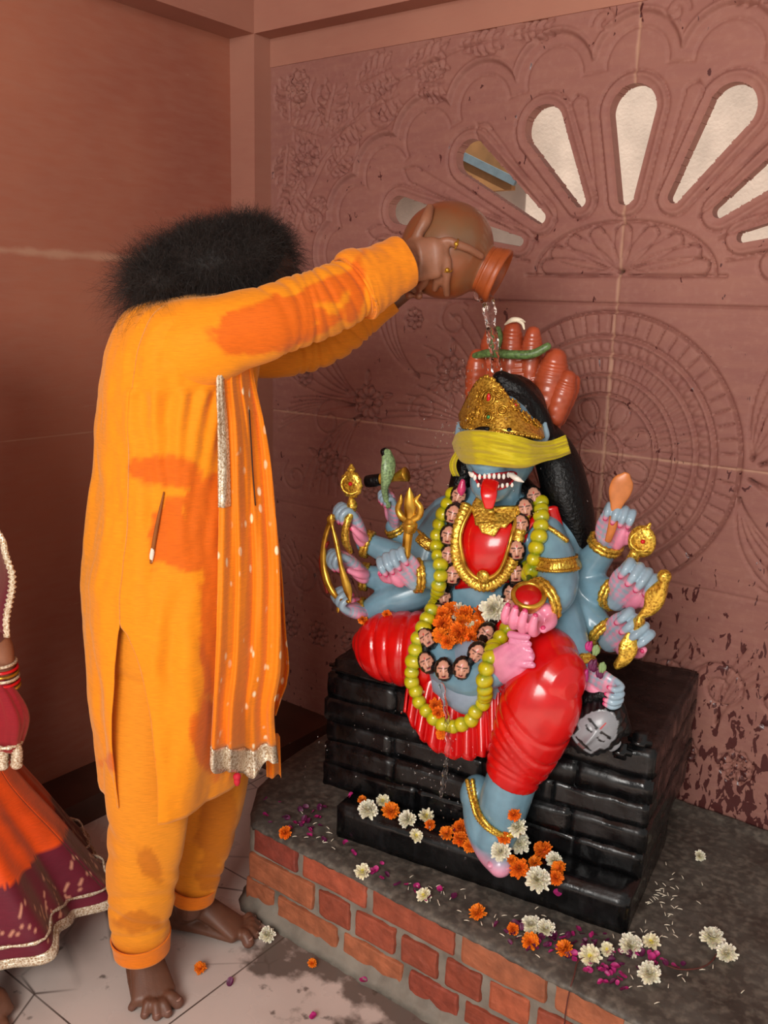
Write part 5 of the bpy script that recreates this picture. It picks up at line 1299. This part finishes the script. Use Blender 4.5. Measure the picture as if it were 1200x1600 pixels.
# body of the woman
sw = SK; P = []
pel = Wp(-90, 1010); sh_ = Wp(-135, 700); nk = Wp(-128, 640); hd = Wp(-120, 560)
P += [(tube([pel, (pel+sh_)/2, sh_, nk], [.12, .11, .13, .05], round_ends=True), sw), (ell(hd, (.085, .08, .11), [RT, FWD, UP]), sw), (ell(hd+RT*.085-UP*.02, (.018, .014, .022), [RT, FWD, UP]), sw),
      (tube([sh_+RT*.06-FWD*.12, Wp(-28, 860, -.16), Wp(-22, 985, -.16), Wp(2, 1010, -.15), Wp(8, 1060, -.14), Wp(10, 1095, -.14)], [.04, .038, .033, .024, .020, .019], round_ends=True), SKL)]
hb = Wp(12, 1110, -.14)
P.append((tube([hb, Wp(14, 1135, -.14), Wp(15, 1152, -.14)], [(.012, .028), (.014, .032), (.010, .03)], up=RT, round_ends=True), SKL))
for i in range(4): P.append((tube([Wp(6+i*5, 1150, -.14-.012*i+.02), Wp(8+i*5, 1170, -.15), Wp(4+i*5, 1184, -.15)], [.008, .0075, .006], round_ends=True), SKL))
fb = FZ(-14, 1596, .03)
for fx in (-14, -130):
    f0 = FZ(fx, 1560, .05); f1 = FZ(fx+8, 1588, .02)
    P += [(tube([Wp(fx-20, 1300, .0), FZ(fx-12, 1535, .08), f0, f1], [(.05, .05), (.032, .032), (.03, .034), (.014, .042)], round_ends=True, up=UP), sw)]
    for i in range(5): P.append((tube([f1, FZ(fx-14+i*9, 1600-abs(i-3)*2, .014), FZ(fx-18+i*10, 1612-abs(i-3)*3, .010)], [.010, .0095, .0085], round_ends=True), sw))
fuse('body', P, .005, MAT['skin'], wom, 3)
whp = fuse('hair', [(ell(hd+UP*.02-RT*.02, (.095, .09, .11), [RT, FWD, UP]), None), (ell(hd-RT*.10-UP*.05, .045), None)], .006, MAT['hair'], wom)
bod = [(tube([Wp(-90, 1000), Wp(-110, 900), Wp(-132, 780), Wp(-135, 690)], [.135, .125, .145, .10], round_ends=True), None), (tube([sh_+RT*.06-FWD*.10, Wp(-26, 860, -.16), Wp(-20, 985, -.16)], [.05, .048, .042], round_ends=True), None)]
bb = fuse('blouse', bod, .006, cloth('maroon_blouse', '5a1024'), wom, 3)
vg = []
for i in range(40):
    t = i/39; row = []
    for j in range(30):
        s = j/29; x = -140+s*(float(np.interp(560+t*440, [560, 812, 850, 900, 1000], [112, 116, 148, 158, 152]))+3*math.sin(t*25)); y = 560+t*440+(20*math.sin(s*6)); row.append(Wp(x, y, -.20+.03*math.sin(s*14+t*4)-.01))
    vg.append(row)
veil = mesh('veil', sheet(vg, .002), cloth('maroon_veil', '5c0f22', stretch=(1, 1, .2)), wom)
mesh('veil_edge', tube([np.array(r[-1])-FWD*.003 for r in vg], [(.004, .007)]*40, n=8, k=3, up=FWD, mod=lambda t, th: 1+.35*math.sin(t*2*PI*60)), MAT['silver'], veil)
# veil end gathered below the bangles with gold tassels
ve = [Wp(-4, 1068, -.16), Wp(8, 1090, -.165), Wp(16, 1120, -.165), Wp(14, 1150, -.165), Wp(12, 1166, -.165)]
o = mesh('veil_end', tube(ve, [(.016, .018), (.022, .026), (.026, .034), (.022, .030), (.016, .026)], n=40, k=8, up=FWD, mod=lambda t, th: 1+.10*math.sin(5*th+3*t)+.05*math.sin(11*th), round_ends=True), cloth('red_veil_end', '8a1020'), wom)
mesh('veil_end_braid', torus(Wp(12, 1160, -.165), UP, .026, .0045, 30, 8, up=FWD, mod=lambda t: 1+.3*math.sin(20*t)), MAT['silver'], o)
for x, y in ((4, 1170), (26, 1168)): mesh('gold_tassel', tube([Wp(x, y-8, -.17), Wp(x+1, y+6, -.17), Wp(x, y+26, -.17)], [.007, .011, .012], n=20, k=8, mod=lambda t, th: 1+.12*math.sin(t*40), round_ends=True), MAT['silver'], o)
for k, (x, y, mt) in enumerate(((-8, 1012, 'goldplain'), (2, 1034, 'silver'), (4, 1043, 'redplain'), (5, 1050, 'goldplain'), (6, 1057, 'silver'), (7, 1064, 'redplain'), (8, 1071, 'goldplain'))):
    mesh('bangle', torus(Wp(x, y, -.145), nrm(Wp(8, 1095, -.14)-Wp(0, 1010, -.15)), .029, .0034, 36, 8, mod=lambda t: 1+.15*math.sin(18*t)), MAT[mt], wom)
# ------------------------------------------------------------------ yellow blindfold
bf = []
tops = catmull([np.array(p, float) for p in [(706, 692), (716, 676), (745, 672), (780, 676), (815, 683), (840, 690), (862, 688), (884, 680)]], 8)
bots = catmull([np.array(p, float) for p in [(712, 712), (726, 724), (752, 726), (785, 730), (820, 731), (848, 722), (872, 716), (892, 708)]], 8)
fb_ = [.24, .19, .115, .085, .09, .12, .17, .20, .23]
for i in range(30):
    t = i/29; row = []
    for j in range(len(tops)):
        s = j/(len(tops)-1); p = tops[j]*(1-t)+bots[j]*t
        dd = np.interp(s*8, range(9), [.235, .15, .075, .055, .06, .095, .15, .19, .21]); dd += .005*math.sin(t*15+s*7+1.5*math.sin(s*4))+.0035*math.sin(t*27-s*13)-.010*math.sin(t*PI)
        row.append(S(p[0], p[1], dd))
    bf.append(row)
blind = mesh('blindfold', sheet(bf, .0016), MAT['blind'], None, origin=S(780, 700, .08)); tag(blind, 'sheer yellow cloth tied over the eyes of the blue statue', 'cloth')
tl = [[S(712-3*t-8*math.sin(t*3)+10*s, 706+t*38, .20+.01*math.sin(s*4)) for s in np.linspace(0, 1, 8)] for t in np.linspace(0, 1, 10)]
mesh('tie_end', sheet(tl, .0016), MAT['blind'], blind)
# ------------------------------------------------------------------ water
lip = PC+pax*.122; lo = lip-nrm(UP-pax*np.dot(UP, pax))*.054
wtop = S(752, 462, .09); wend = S(776, 578, .22)
w0 = lo; wp_ = [w0-pax*.02, w0, (w0*.7+wend*.3)+np.array([0, 0, -.002]), (w0*.35+wend*.65), wend]
def strand(ph, r, n=10): return tube([p+RT*math.sin(ph+i*1.9)*.0035+FWD*math.cos(ph+i*1.7)*.0035 for i, p in enumerate(catmull(wp_, 4))], [r*(1+.15*math.sin(ph*3+i*1.3))*(1.3-.5*i/16) for i in range(len(catmull(wp_, 4)))], n=n, k=3, round_ends=True, mod=lambda t, th: 1+.15*math.sin(3*th+t*30))
wat = fuse('water_stream', [(strand(0, .0105), None), (strand(2.1, .0095), None), (strand(4.2, .0085), None)], .0016, MAT['water'], None, 1, origin=w0)
tag(wat, 'stream of clear water falling from the clay pot onto the statue head', 'water')
R = random.Random(11); dr = []
for (x, y, sx, sy, d, n_) in ((700, 660, 26, 30, .12, 60), (770, 575, 14, 16, .2, 30), (735, 600, 20, 20, .15, 24), (700, 1230, 22, 60, -.03, 60), (620, 1180, 90, 40, .02, 70), (820, 740, 30, 60, .16, 40)):
    for _ in range(n_):
        p = S(R.gauss(x, sx), R.gauss(y, sy), d+R.gauss(0, .015)); r = R.uniform(.0008, .0023); dr.append(ell(p, (r, r, r*R.uniform(1, 1.8)), n=6, m_=4))
o = mesh('water_droplets', join(*dr), MAT['water'], None, origin=S(700, 700, .1)); tag(o, 'tiny water droplets splashing around the statue', 'water', kind='stuff')
dp = [S(690, 1070, -.01), S(697, 1110, -.02), S(700, 1150, -.02), S(697, 1190, -.022), S(694, 1220, -.022), S(688, 1246, -.02)]
o = mesh('water_trickle', tube(dp, [.0065, .005, .006, .0045, .0065, .003], n=12, k=8, mod=lambda t, th: 1+.35*math.sin(t*60+th), round_ends=True), MAT['water'], None, origin=dp[0]); tag(o, 'thin trickle of water dripping off the red apron hem', 'water')
# ------------------------------------------------------------------ flowers
def petal_pts(L, w, cup, n=4):
    """small cupped petal along +X"""
    g = []
    for i in range(n):
        t = i/(n-1); ww = w*math.sin(PI*min(.92, .18+t*.75))**.7
        g.append([(L*t, ww*s, cup*L*t*t+abs(s)*w*.35) for s in (-1, 0, 1)])
    return g
def flower(R_, rings, col_in, col_out, sz, jit=.15, green=False, calyx='5e7a34'):
    V = []; F = []; C = []
    for (n, L, tilt, h, w) in rings:
        for k in range(n):
            a = 2*PI*k/n+R_.uniform(-.2, .2); tt = tilt+R_.gauss(0, jit); g = petal_pts(L*R_.uniform(.85, 1.1), w*R_.uniform(.85, 1.1), .15)
            o = len(V); ca, sa = math.cos(a), math.sin(a); ct, st_ = math.cos(tt), math.sin(tt); cc_ = np.array(lin(col_in))*(.0)+0
            mixv = R_.random()
            for i, row in enumerate(g):
                for x, y, z in row:
                    y2 = y+R_.gauss(0, w*.08); X = x*ct-z*st_; Z = x*st_+z*ct; V.append((ca*X-sa*y2, sa*X+ca*y2, h+Z)); t = i/3
                    C.append((np.array(lin(col_in))*(1-t)+np.array(lin(col_out))*t)*(.85+.3*mixv))
            for i in range(3):
                for j in range(2): q = o+i*3+j; F.append((q, q+1, q+4, q+3))
    if green:
        vf = tube([(0, 0, -.3*sz), (0, 0, -.1*sz), (0, 0, .02*sz)], [.12*sz, .22*sz, .3*sz], n=10); o = len(V); V += vf[0]; F += [tuple(i+o for i in f) for f in vf[1]]; C += [np.array(lin(calyx))]*len(vf[0])
    else:
        vf = ell((0, 0, .12*sz), (.34*sz, .34*sz, .22*sz), n=10, m_=6); o = len(V); V += vf[0]; F += [tuple(i+o for i in f) for f in vf[1]]; C += [np.array(lin(col_in))]*len(vf[0])
    return (V, F), C
def proto(name, args):
    vf, c = flower(*args); 
    o = mesh(name, vf, MAT['flower'], None, cols=c, smooth=False); return o
Rf = random.Random(4); s = .0235
mg = [(16, s*.95, -.15, .0, s*.24), (18, s*.95, .12, s*.06, s*.24), (17, s*.9, .38, s*.12, s*.24), (16, s*.84, .64, s*.18, s*.22), (14, s*.76, .9, s*.24, s*.2), (11, s*.7, 1.15, s*.28, s*.18), (7, s*.66, 1.4, s*.3, s*.15)]
mum = [(17, s*1.02, -.1, .0, s*.24), (18, s*1.0, .16, s*.06, s*.24), (16, s*.93, .42, s*.12, s*.24), (14, s*.86, .7, s*.18, s*.22), (12, s*.76, .95, s*.24, s*.2), (8, s*.68, 1.25, s*.28, s*.17)]
opn = [(16, s*1.0, .0, .0, s*.25), (15, s*.9, .3, s*.06, s*.23), (11, s*.68, .6, s*.12, s*.19)]
PR = {'marigold': [proto('marigold', (Rf, mg, 'd65404', 'fb8010', s)) for _ in range(2)]+[proto('marigold', (Rf, mg[:4], 'c85404', 'fb8c12', s, .15, True))],
      'chrysanthemum': [proto('chrysanthemum', (Rf, mum, 'cfc27a', 'f2ecdc', s)) for _ in range(2)]+[proto('chrysanthemum', (Rf, opn, 'c8b640', 'f0e8d2', s))]}
used = {id(o): False for l in PR.values() for o in l}
def put(kind, var, p, nrm_, sc, label, group):
    pr = PR[kind][var]; o = pr if not used[id(pr)] else kid(pr); used[id(pr)] = True
    o.location = tuple(p); q = Vector(nrm_).to_track_quat('Z', 'Y').to_euler(); o.rotation_euler = q; o.scale = (sc,)*3
    o.rotation_euler.rotate_axis('Z', Rf.uniform(0, 6)); return tag(o, label, {'marigold': 'marigold', 'chrysanthemum': 'chrysanthemum'}[kind], group)
ZS, ZC = .25+.094, .256
UPN = lambda: nrm((Rf.gauss(-.0, .3)+.25, Rf.gauss(-.55, .25), 1.0))
GS, GC, GL = 'flowers on the black step', 'flowers on the cement ledge', 'flowers caught in the garlands'
step = [('chrysanthemum', 0, 575, 1266, 1.0, 'white chrysanthemum leftmost on the black step, under a small yellow flower'),
 ('marigold', 2, 566, 1251, .55, 'small yellow-orange marigold at the far left of the black step'),
 ('chrysanthemum', 2, 598, 1252, .8, 'pinkish white open flower beside the leftmost big marigold on the black step'),
 ('marigold', 2, 611, 1268, 1.0, 'big orange marigold with green calyx, leftmost big one on the black step'),
 ('chrysanthemum', 0, 637, 1281, .9, 'white chrysanthemum right of the leftmost big marigold on the step'),
 ('chrysanthemum', 2, 666, 1276, .9, 'open white flower with brown centre midway along the black step'),
 ('chrysanthemum', 2, 650, 1306, .75, 'cream flower with yellow centre at the front edge of the black step'),
 ('marigold', 1, 672, 1290, .6, 'brownish marigold tucked under the open white flower on the step'),
 ('marigold', 0, 712, 1274, .8, 'orange marigold topmost in the cluster left of the statue foot'),
 ('marigold', 1, 720, 1294, .9, 'orange marigold in the middle of the cluster left of the statue foot'),
 ('marigold', 2, 699, 1303, .8, 'orange marigold leftmost in the cluster left of the statue foot'),
 ('marigold', 0, 719, 1313, .85, 'orange marigold lowest in the cluster left of the statue foot'),
 ('marigold', 2, 735, 1322, .75, 'orange marigold touching the left side of the statue foot'),
 ('marigold', 1, 803, 1272, .7, 'orange marigold topmost beside the statue anklet'),
 ('chrysanthemum', 1, 807, 1291, .95, 'white chrysanthemum between two marigolds right of the anklet'),
 ('marigold', 0, 786, 1306, .75, 'orange marigold lying across the statue foot under the anklet'),
 ('chrysanthemum', 0, 812, 1318, 1.0, 'white chrysanthemum in the middle of the heap right of the statue foot'),
 ('chrysanthemum', 1, 782, 1331, .95, 'white chrysanthemum lying over the toes of the statue foot'),
 ('marigold', 2, 797, 1345, .55, 'tiny orange marigold just above the toes of the statue foot'),
 ('marigold', 0, 850, 1331, 1.05, 'full round orange marigold rightmost of the upper heap on the step'),
 ('marigold', 1, 811, 1358, 1.0, 'full round orange marigold at the front beside the statue toes'),
 ('chrysanthemum', 0, 840, 1376, 1.15, 'largest white chrysanthemum hanging over the front edge of the step'),
 ('marigold', 2, 836, 1349, .7, 'small orange marigold above the largest white chrysanthemum'),
 ('chrysanthemum', 1, 866, 1345, .8, 'white chrysanthemum at the right end of the heap on the step'),
 ('marigold', 2, 874, 1357, .75, 'orange marigold at the far right end of the flowers on the step'),
 ('marigold', 1, 868, 1373, .75, 'orange marigold right of the largest white chrysanthemum')]
for k, v, x, y, sc, lb in step:
    p = FZ(x, y, ZS+.006+(.02 if y < 1335 and 780 < x < 830 else 0)); h, n = hit(BV, x, y, .004)
    if h is not None and depth(h) < depth(p): p = h
    put(k, v, p, UPN(), sc, lb, GS)
ledge = [('marigold', 1, 446, 1302, .75, 'orange marigold alone at the left end of the platform edge'),
 ('chrysanthemum', 2, 566, 1362, .85, 'open white flower on the brick edge below the left end of the step'),
 ('chrysanthemum', 2, 663, 1399, .8, 'open white flower lying in debris on the brick edge, middle of the platform'),
 ('marigold', 2, 747, 1427, .85, 'orange marigold with green calyx, leftmost on the front right of the ledge'),
 ('marigold', 1, 801, 1452, .6, 'small orange marigold between petals left of the paired white flowers'),
 ('chrysanthemum', 0, 830, 1446, .9, 'left one of two touching white chrysanthemums below the pedestal front'),
 ('chrysanthemum', 1, 852, 1453, .9, 'right one of two touching white chrysanthemums below the pedestal front'),
 ('marigold', 2, 829, 1472, .85, 'orange marigold with green calyx just below the paired white flowers'),
 ('marigold', 2, 883, 1484, .85, 'orange marigold among magenta petals nearest the pedestal front corner'),
 ('chrysanthemum', 2, 922, 1494, 1.05, 'crushed white flower among magenta petals below the pedestal corner'),
 ('chrysanthemum', 2, 948, 1484, .7, 'small cream flower behind the crushed white flower by the pedestal corner'),
 ('chrysanthemum', 0, 985, 1479, 1.05, 'large white chrysanthemum right at the pedestal front right corner'),
 ('chrysanthemum', 2, 1018, 1472, .85, 'white chrysanthemum with green tinge right of the pedestal corner'),
 ('chrysanthemum', 1, 1015, 1522, 1.0, 'white chrysanthemum lying lowest and alone on the right of the ledge'),
 ('chrysanthemum', 0, 1113, 1467, 1.05, 'upper flower of the white chrysanthemum pair at the far right'),
 ('chrysanthemum', 1, 1136, 1491, .9, 'lower flower of the white chrysanthemum pair at the far right'),
 ('chrysanthemum', 1, 1093, 1338, .6, 'small cream flower alone on the bare cement near the carved wall')]
for k, v, x, y, sc, lb in ledge: put(k, v, FZ(x, y, ZC+.008), UPN(), sc, lb, GC)
for k, v, x, y, sc, lb in [('chrysanthemum', 0, 418, 1461, .85, 'white chrysanthemum on the floor by the toes of the standing person'), ('marigold', 2, 313, 1513, .65, 'orange marigold with green stem lying on the tiles between the feet'), ('marigold', 2, 488, 1505, .5, 'tiny orange marigold on the floor against the brick platform base')]:
    put(k, v, FZ(x, y, .012), nrm((.3, -.5, 1)), sc, lb, 'flowers on the floor')
GBs = [bvh(o) for o in (body, pantal, bpy.data.objects['apron'])]
def lap(x, y, o_):
    b = None
    for B2 in GBs:
        h, n = hit(B2, x, y, o_)
        if h is not None and (b is None or depth(h) < depth(b)): b = h
    return b if b is not None else S(x, y, .03)
lapf = [('marigold', 0, 694, 985, .8, 'orange marigold at the left end of the heap in the statue lap'), ('marigold', 1, 708, 965, .75, 'orange marigold at the upper left of the heap in the statue lap'), ('marigold', 0, 731, 958, .8, 'orange marigold at the top middle of the heap in the statue lap'),
 ('marigold', 1, 752, 972, .95, 'orange marigold at the right of the lap heap beside a white flower'), ('marigold', 0, 713, 997, .9, 'orange marigold low in the middle of the heap in the statue lap'), ('marigold', 1, 736, 1000, .9, 'orange marigold lowest right in the heap in the statue lap'), ('marigold', 2, 690, 1002, .65, 'small orange marigold lowest left in the statue lap'), ('marigold', 2, 727, 980, .7, 'orange marigold with green calyx in the centre of the lap heap'),
 ('chrysanthemum', 1, 718, 964, .75, 'white chrysanthemum at the top of the heap in the statue lap'), ('chrysanthemum', 0, 777, 963, 1.0, 'large white chrysanthemum right of the marigolds in the statue lap'), ('chrysanthemum', 2, 745, 990, .8, 'dusty white flower in the right middle of the lap heap'),
 ('marigold', 1, 672, 1098, .75, 'orange marigold stuck on the lower left of the lime garland'), ('marigold', 0, 697, 1114, .7, 'orange marigold stuck at the bottom of the lime garland'), ('marigold', 2, 680, 1143, .6, 'small orange marigold on the red apron under the garland'),
 ('marigold', 2, 573, 962, .55, 'tiny orange marigold by the lowest left bracelet of the statue'), ('marigold', 1, 606, 952, .5, 'tiny orange marigold on the statue arm above the red knee')]
lapf = [(k, v, x, y, sc*(1.3 if i < 11 else 1), lb) for i, (k, v, x, y, sc, lb) in enumerate(lapf)]
lapf += [('marigold', 0, 684, 972, 1.0, 'orange marigold at the far left upper edge of the lap heap'), ('marigold', 1, 752, 955, .9, 'orange marigold just left of the large white flower in the lap'), ('marigold', 0, 760, 990, .95, 'orange marigold at the lower right edge of the lap heap'), ('marigold', 1, 700, 1010, .8, 'orange marigold hanging lowest over the garland heads at left of the lap')]
for k, v, x, y, sc, lb in lapf:
    put(k, v, lap(x, y, .022), nrm(FRONT+np.array([Rf.gauss(0, .3), Rf.gauss(0, .3), Rf.gauss(0, .3)])), sc, lb, GL)
# rose petals: cupped magenta petals, each one an object
def petalobj(mat):
    V = []; F = []; n = 7
    for i in range(n):
        for j in range(n):
            a = i/(n-1)*2-1; b = j/(n-1)*2-1; r = .0085; x = a*math.sqrt(1-b*b/2); y = b*math.sqrt(1-a*a/2)
            V.append((x*r*.8, y*r, .38*r*(x*x+y*y*.6)+.0015*math.sin(3*x)))
    for i in range(n-1):
        for j in range(n-1): q = i*n+j; F.append((q, q+1, q+n+1, q+n))
    return mesh('rose_petal', (V, F), mat)
pp_ = [petalobj(MAT['petal']), petalobj(MAT['petal_dark'])]; up_ = [False, False]
def petal(p, lb, grp, sc=1, kind=0):
    o = pp_[kind] if not up_[kind] else kid(pp_[kind]); up_[kind] = True; o.location = tuple(p); o.rotation_euler = (Rf.gauss(0, .5), Rf.gauss(0, .5), Rf.uniform(0, 6)); o.scale = (sc,)*3; return tag(o, lb, 'petal', grp)
def scatter(n, x0, y0, x1, y1, sx, sy, z, lb, grp, dark=.5):
    for _ in range(n):
        t = Rf.random(); x = x0+(x1-x0)*t+Rf.gauss(0, sx); y = y0+(y1-y0)*t+Rf.gauss(0, sy); p = FZ(x, y, z)
        if z > .2:
            if p[1] < 1.475: continue
            q = (p-SO)@SX, (p-SO)@SY
            if z < .3 and -.05 < q[0] < .70 and q[1] > -.01: continue
            if z > .3 and not (.01 < q[1] < .07 and 0 < q[0] < .66): continue
        kd_ = int(Rf.random() < dark); petal(p+UP*Rf.uniform(0, .006), lb.replace('magenta', 'dark maroon') if kd_ else lb.replace('magenta', 'bright magenta'), ('dark ' if kd_ else 'bright ')+grp, Rf.uniform(.6, 1.2), kd_)
scatter(90, 790, 1452, 1000, 1500, 22, 12, ZC+.004, 'magenta rose petal heaped along the pedestal foot at the front right of the ledge', 'rose petals heaped at front right', .75)
scatter(30, 930, 1500, 960, 1545, 14, 12, ZC+.005, 'magenta rose petal in the spill over the brick edge below the pedestal corner', 'rose petals over the brick edge', .2)
scatter(14, 1000, 1492, 1060, 1512, 12, 6, ZC+.004, 'magenta rose petal among the loose white flowers on the right of the ledge', 'rose petals at right', .3)
scatter(40, 440, 1270, 530, 1320, 26, 16, ZC+.004, 'magenta rose petal scattered on the left end of the cement ledge', 'rose petals at left end', .6)
scatter(12, 575, 1360, 590, 1380, 12, 8, ZC+.004, 'magenta rose petal beside the open white flower on the left brick edge', 'rose petals on the left brick edge', .2)
scatter(14, 640, 1388, 700, 1402, 20, 5, ZC+.004, 'magenta rose petal in the debris on the middle of the ledge', 'rose petals mid ledge', .5)
scatter(26, 672, 1302, 692, 1318, 12, 6, ZS+.004, 'magenta rose petal in the dark heap on the step left of the marigold cluster', 'rose petals on the step', .6)
for x, y, lb in ((870, 1395, 'bright pink rose petal stuck on the front face of the black step'), (360, 1534, 'dark red rose petal on the floor right of the near foot'), (568, 1532, 'magenta rose petal on the floor at the platform base'), (490, 1587, 'magenta rose petal on the floor at the bottom edge of the photo'), (548, 1243, 'pink rose petal at the left end of the black step'), (540, 1318, 'pink rose petal on the ledge in front of the step left corner')):
    p = FZ(x, y, .006 if y > 1500 and x < 600 else (ZS if y < 1300 else ZC)); 
    if x == 870: p = S(870, 1395, -.006)
    petal(p, lb, 'single rose petals', 1.2, 0 if x != 360 else 1)
# purple buds tucked by the right bracelet of the statue
for i, (x, y, sc, lb) in enumerate(((912, 1056, 1.3, 'magenta rosebud lowest in the bunch at the statue right wrist'), (926, 1040, 1.2, 'magenta rosebud in the middle of the bunch at the statue right wrist'), (920, 1010, 1.0, 'magenta rosebud topmost in the bunch at the statue right wrist'), (937, 1052, 1.0, 'magenta rosebud rightmost in the bunch at the statue right wrist'))):
    c = S(x, y, .02); vf = []
    for k in range(6):
        a = k*2.4; vf.append(ell(c+(RT*math.cos(a)+UP*math.sin(a))*.004*sc, (.0045*sc, .004*sc, .009*sc), [nrm(RT+UP*.3*math.cos(a)), FWD, nrm(UP+RT*.3*math.sin(a))], n=10, m_=6))
    o = mesh('rosebud', join(*vf), MAT['petal'] if i % 2 == 0 else MAT['petal_dark'], None, origin=c); tag(o, lb, 'rosebud', 'rosebuds at the wrist')
for i, (x, y, lb) in enumerate(((941, 1043, 'pale green bud at the right of the rosebud bunch on the wrist'), (931, 1016, 'pale green bud at the top of the rosebud bunch on the wrist'))):
    c = S(x, y, .02); o = mesh('green_bud', join(*[ell(c+RT*.004*math.cos(k*1.3)+UP*.004*math.sin(k*1.3), (.005, .004, .009), [nrm(RT+UP*k*.2), FWD, UP], n=10, m_=6) for k in range(5)]), paint('bud_green', '7c9460', .6), None, origin=c); tag(o, lb, 'bud', 'green buds at the wrist')
# loose white petals and straw
o = []
for (x0, y0, sx, sy, n_) in ((1040, 1400, 26, 24, 46), (1000, 1450, 40, 30, 20), (1075, 1530, 40, 25, 12), (800, 1440, 40, 14, 22), (500, 1290, 30, 20, 16), (680, 1395, 30, 8, 16)):
    for _ in range(n_):
        p = FZ(Rf.gauss(x0, sx), Rf.gauss(y0, sy), ZC+.003)
        if p[1] < 1.475: continue
        q = (p-SO)@SX, (p-SO)@SY
        if -.04 < q[0] < .70 and q[1] > -.01: continue
        a = Rf.uniform(0, PI); d = np.array([math.cos(a), math.sin(a), .1]); o.append(tube([p-d*.006, p+UP*.001, p+d*.006], [.0008, .0012, .0006], n=6, k=2))
mesh_ = mesh('straw_litter', join(*o), MAT['stick'], None, origin=FZ(1040, 1400, ZC)); tag(mesh_, 'fine pale petal shreds and straw littering the wet cement', 'litter', kind='stuff')
top_ = [tube([S(789, 507, .30), S(800, 500, .29), S(812, 500, .29), S(820, 503, .30)], [.002, .006, .005, .002], n=10, round_ends=True), tube([S(806, 500, .29), S(816, 505, .285), S(819, 514, .28)], [.003, .004, .002], n=10, round_ends=True)]
o = mesh('crushed_flower', join(*top_), paint('crushed_white', 'e6dac0', .7), None, origin=S(805, 503, .3)); tag(o, 'crushed white flower resting on top of the orange lobed hood', 'flower')
sp = FZ(905, 1500, ZC+.004); tw = [FZ(x, y, z) for x, y, z in ((912, 1494, .262), (900, 1502, .264), (895, 1512, .262))]
st2 = mesh('garland_thread', tube([FZ(932, 1492, .266), FZ(905, 1500, .264), np.array([*FZ(897, 1525, .262)[:2], .262])]+[onplane(x, y, (0, 1.458, 0), (0, 1, 0)) for x, y in ((890, 1548), (884, 1580), (882, 1600))], .0014, n=6, k=6), paint('thread_brown', '5a2a22', .8), None, origin=FZ(905, 1500, .26)); tag(st2, 'brown garland thread trailing over the brick edge below the crushed flower', 'thread')
th = mesh('garland_thread', tube([FZ(x, y, .262) for x, y in ((1040, 1508), (1065, 1515), (1095, 1512), (1112, 1502), (1120, 1490))], .0016, n=6, k=6), bpy.data.materials['thread_brown'], None, origin=FZ(1080, 1510, .26)); tag(th, 'dark red garland thread curving to the far right flower pair', 'thread')
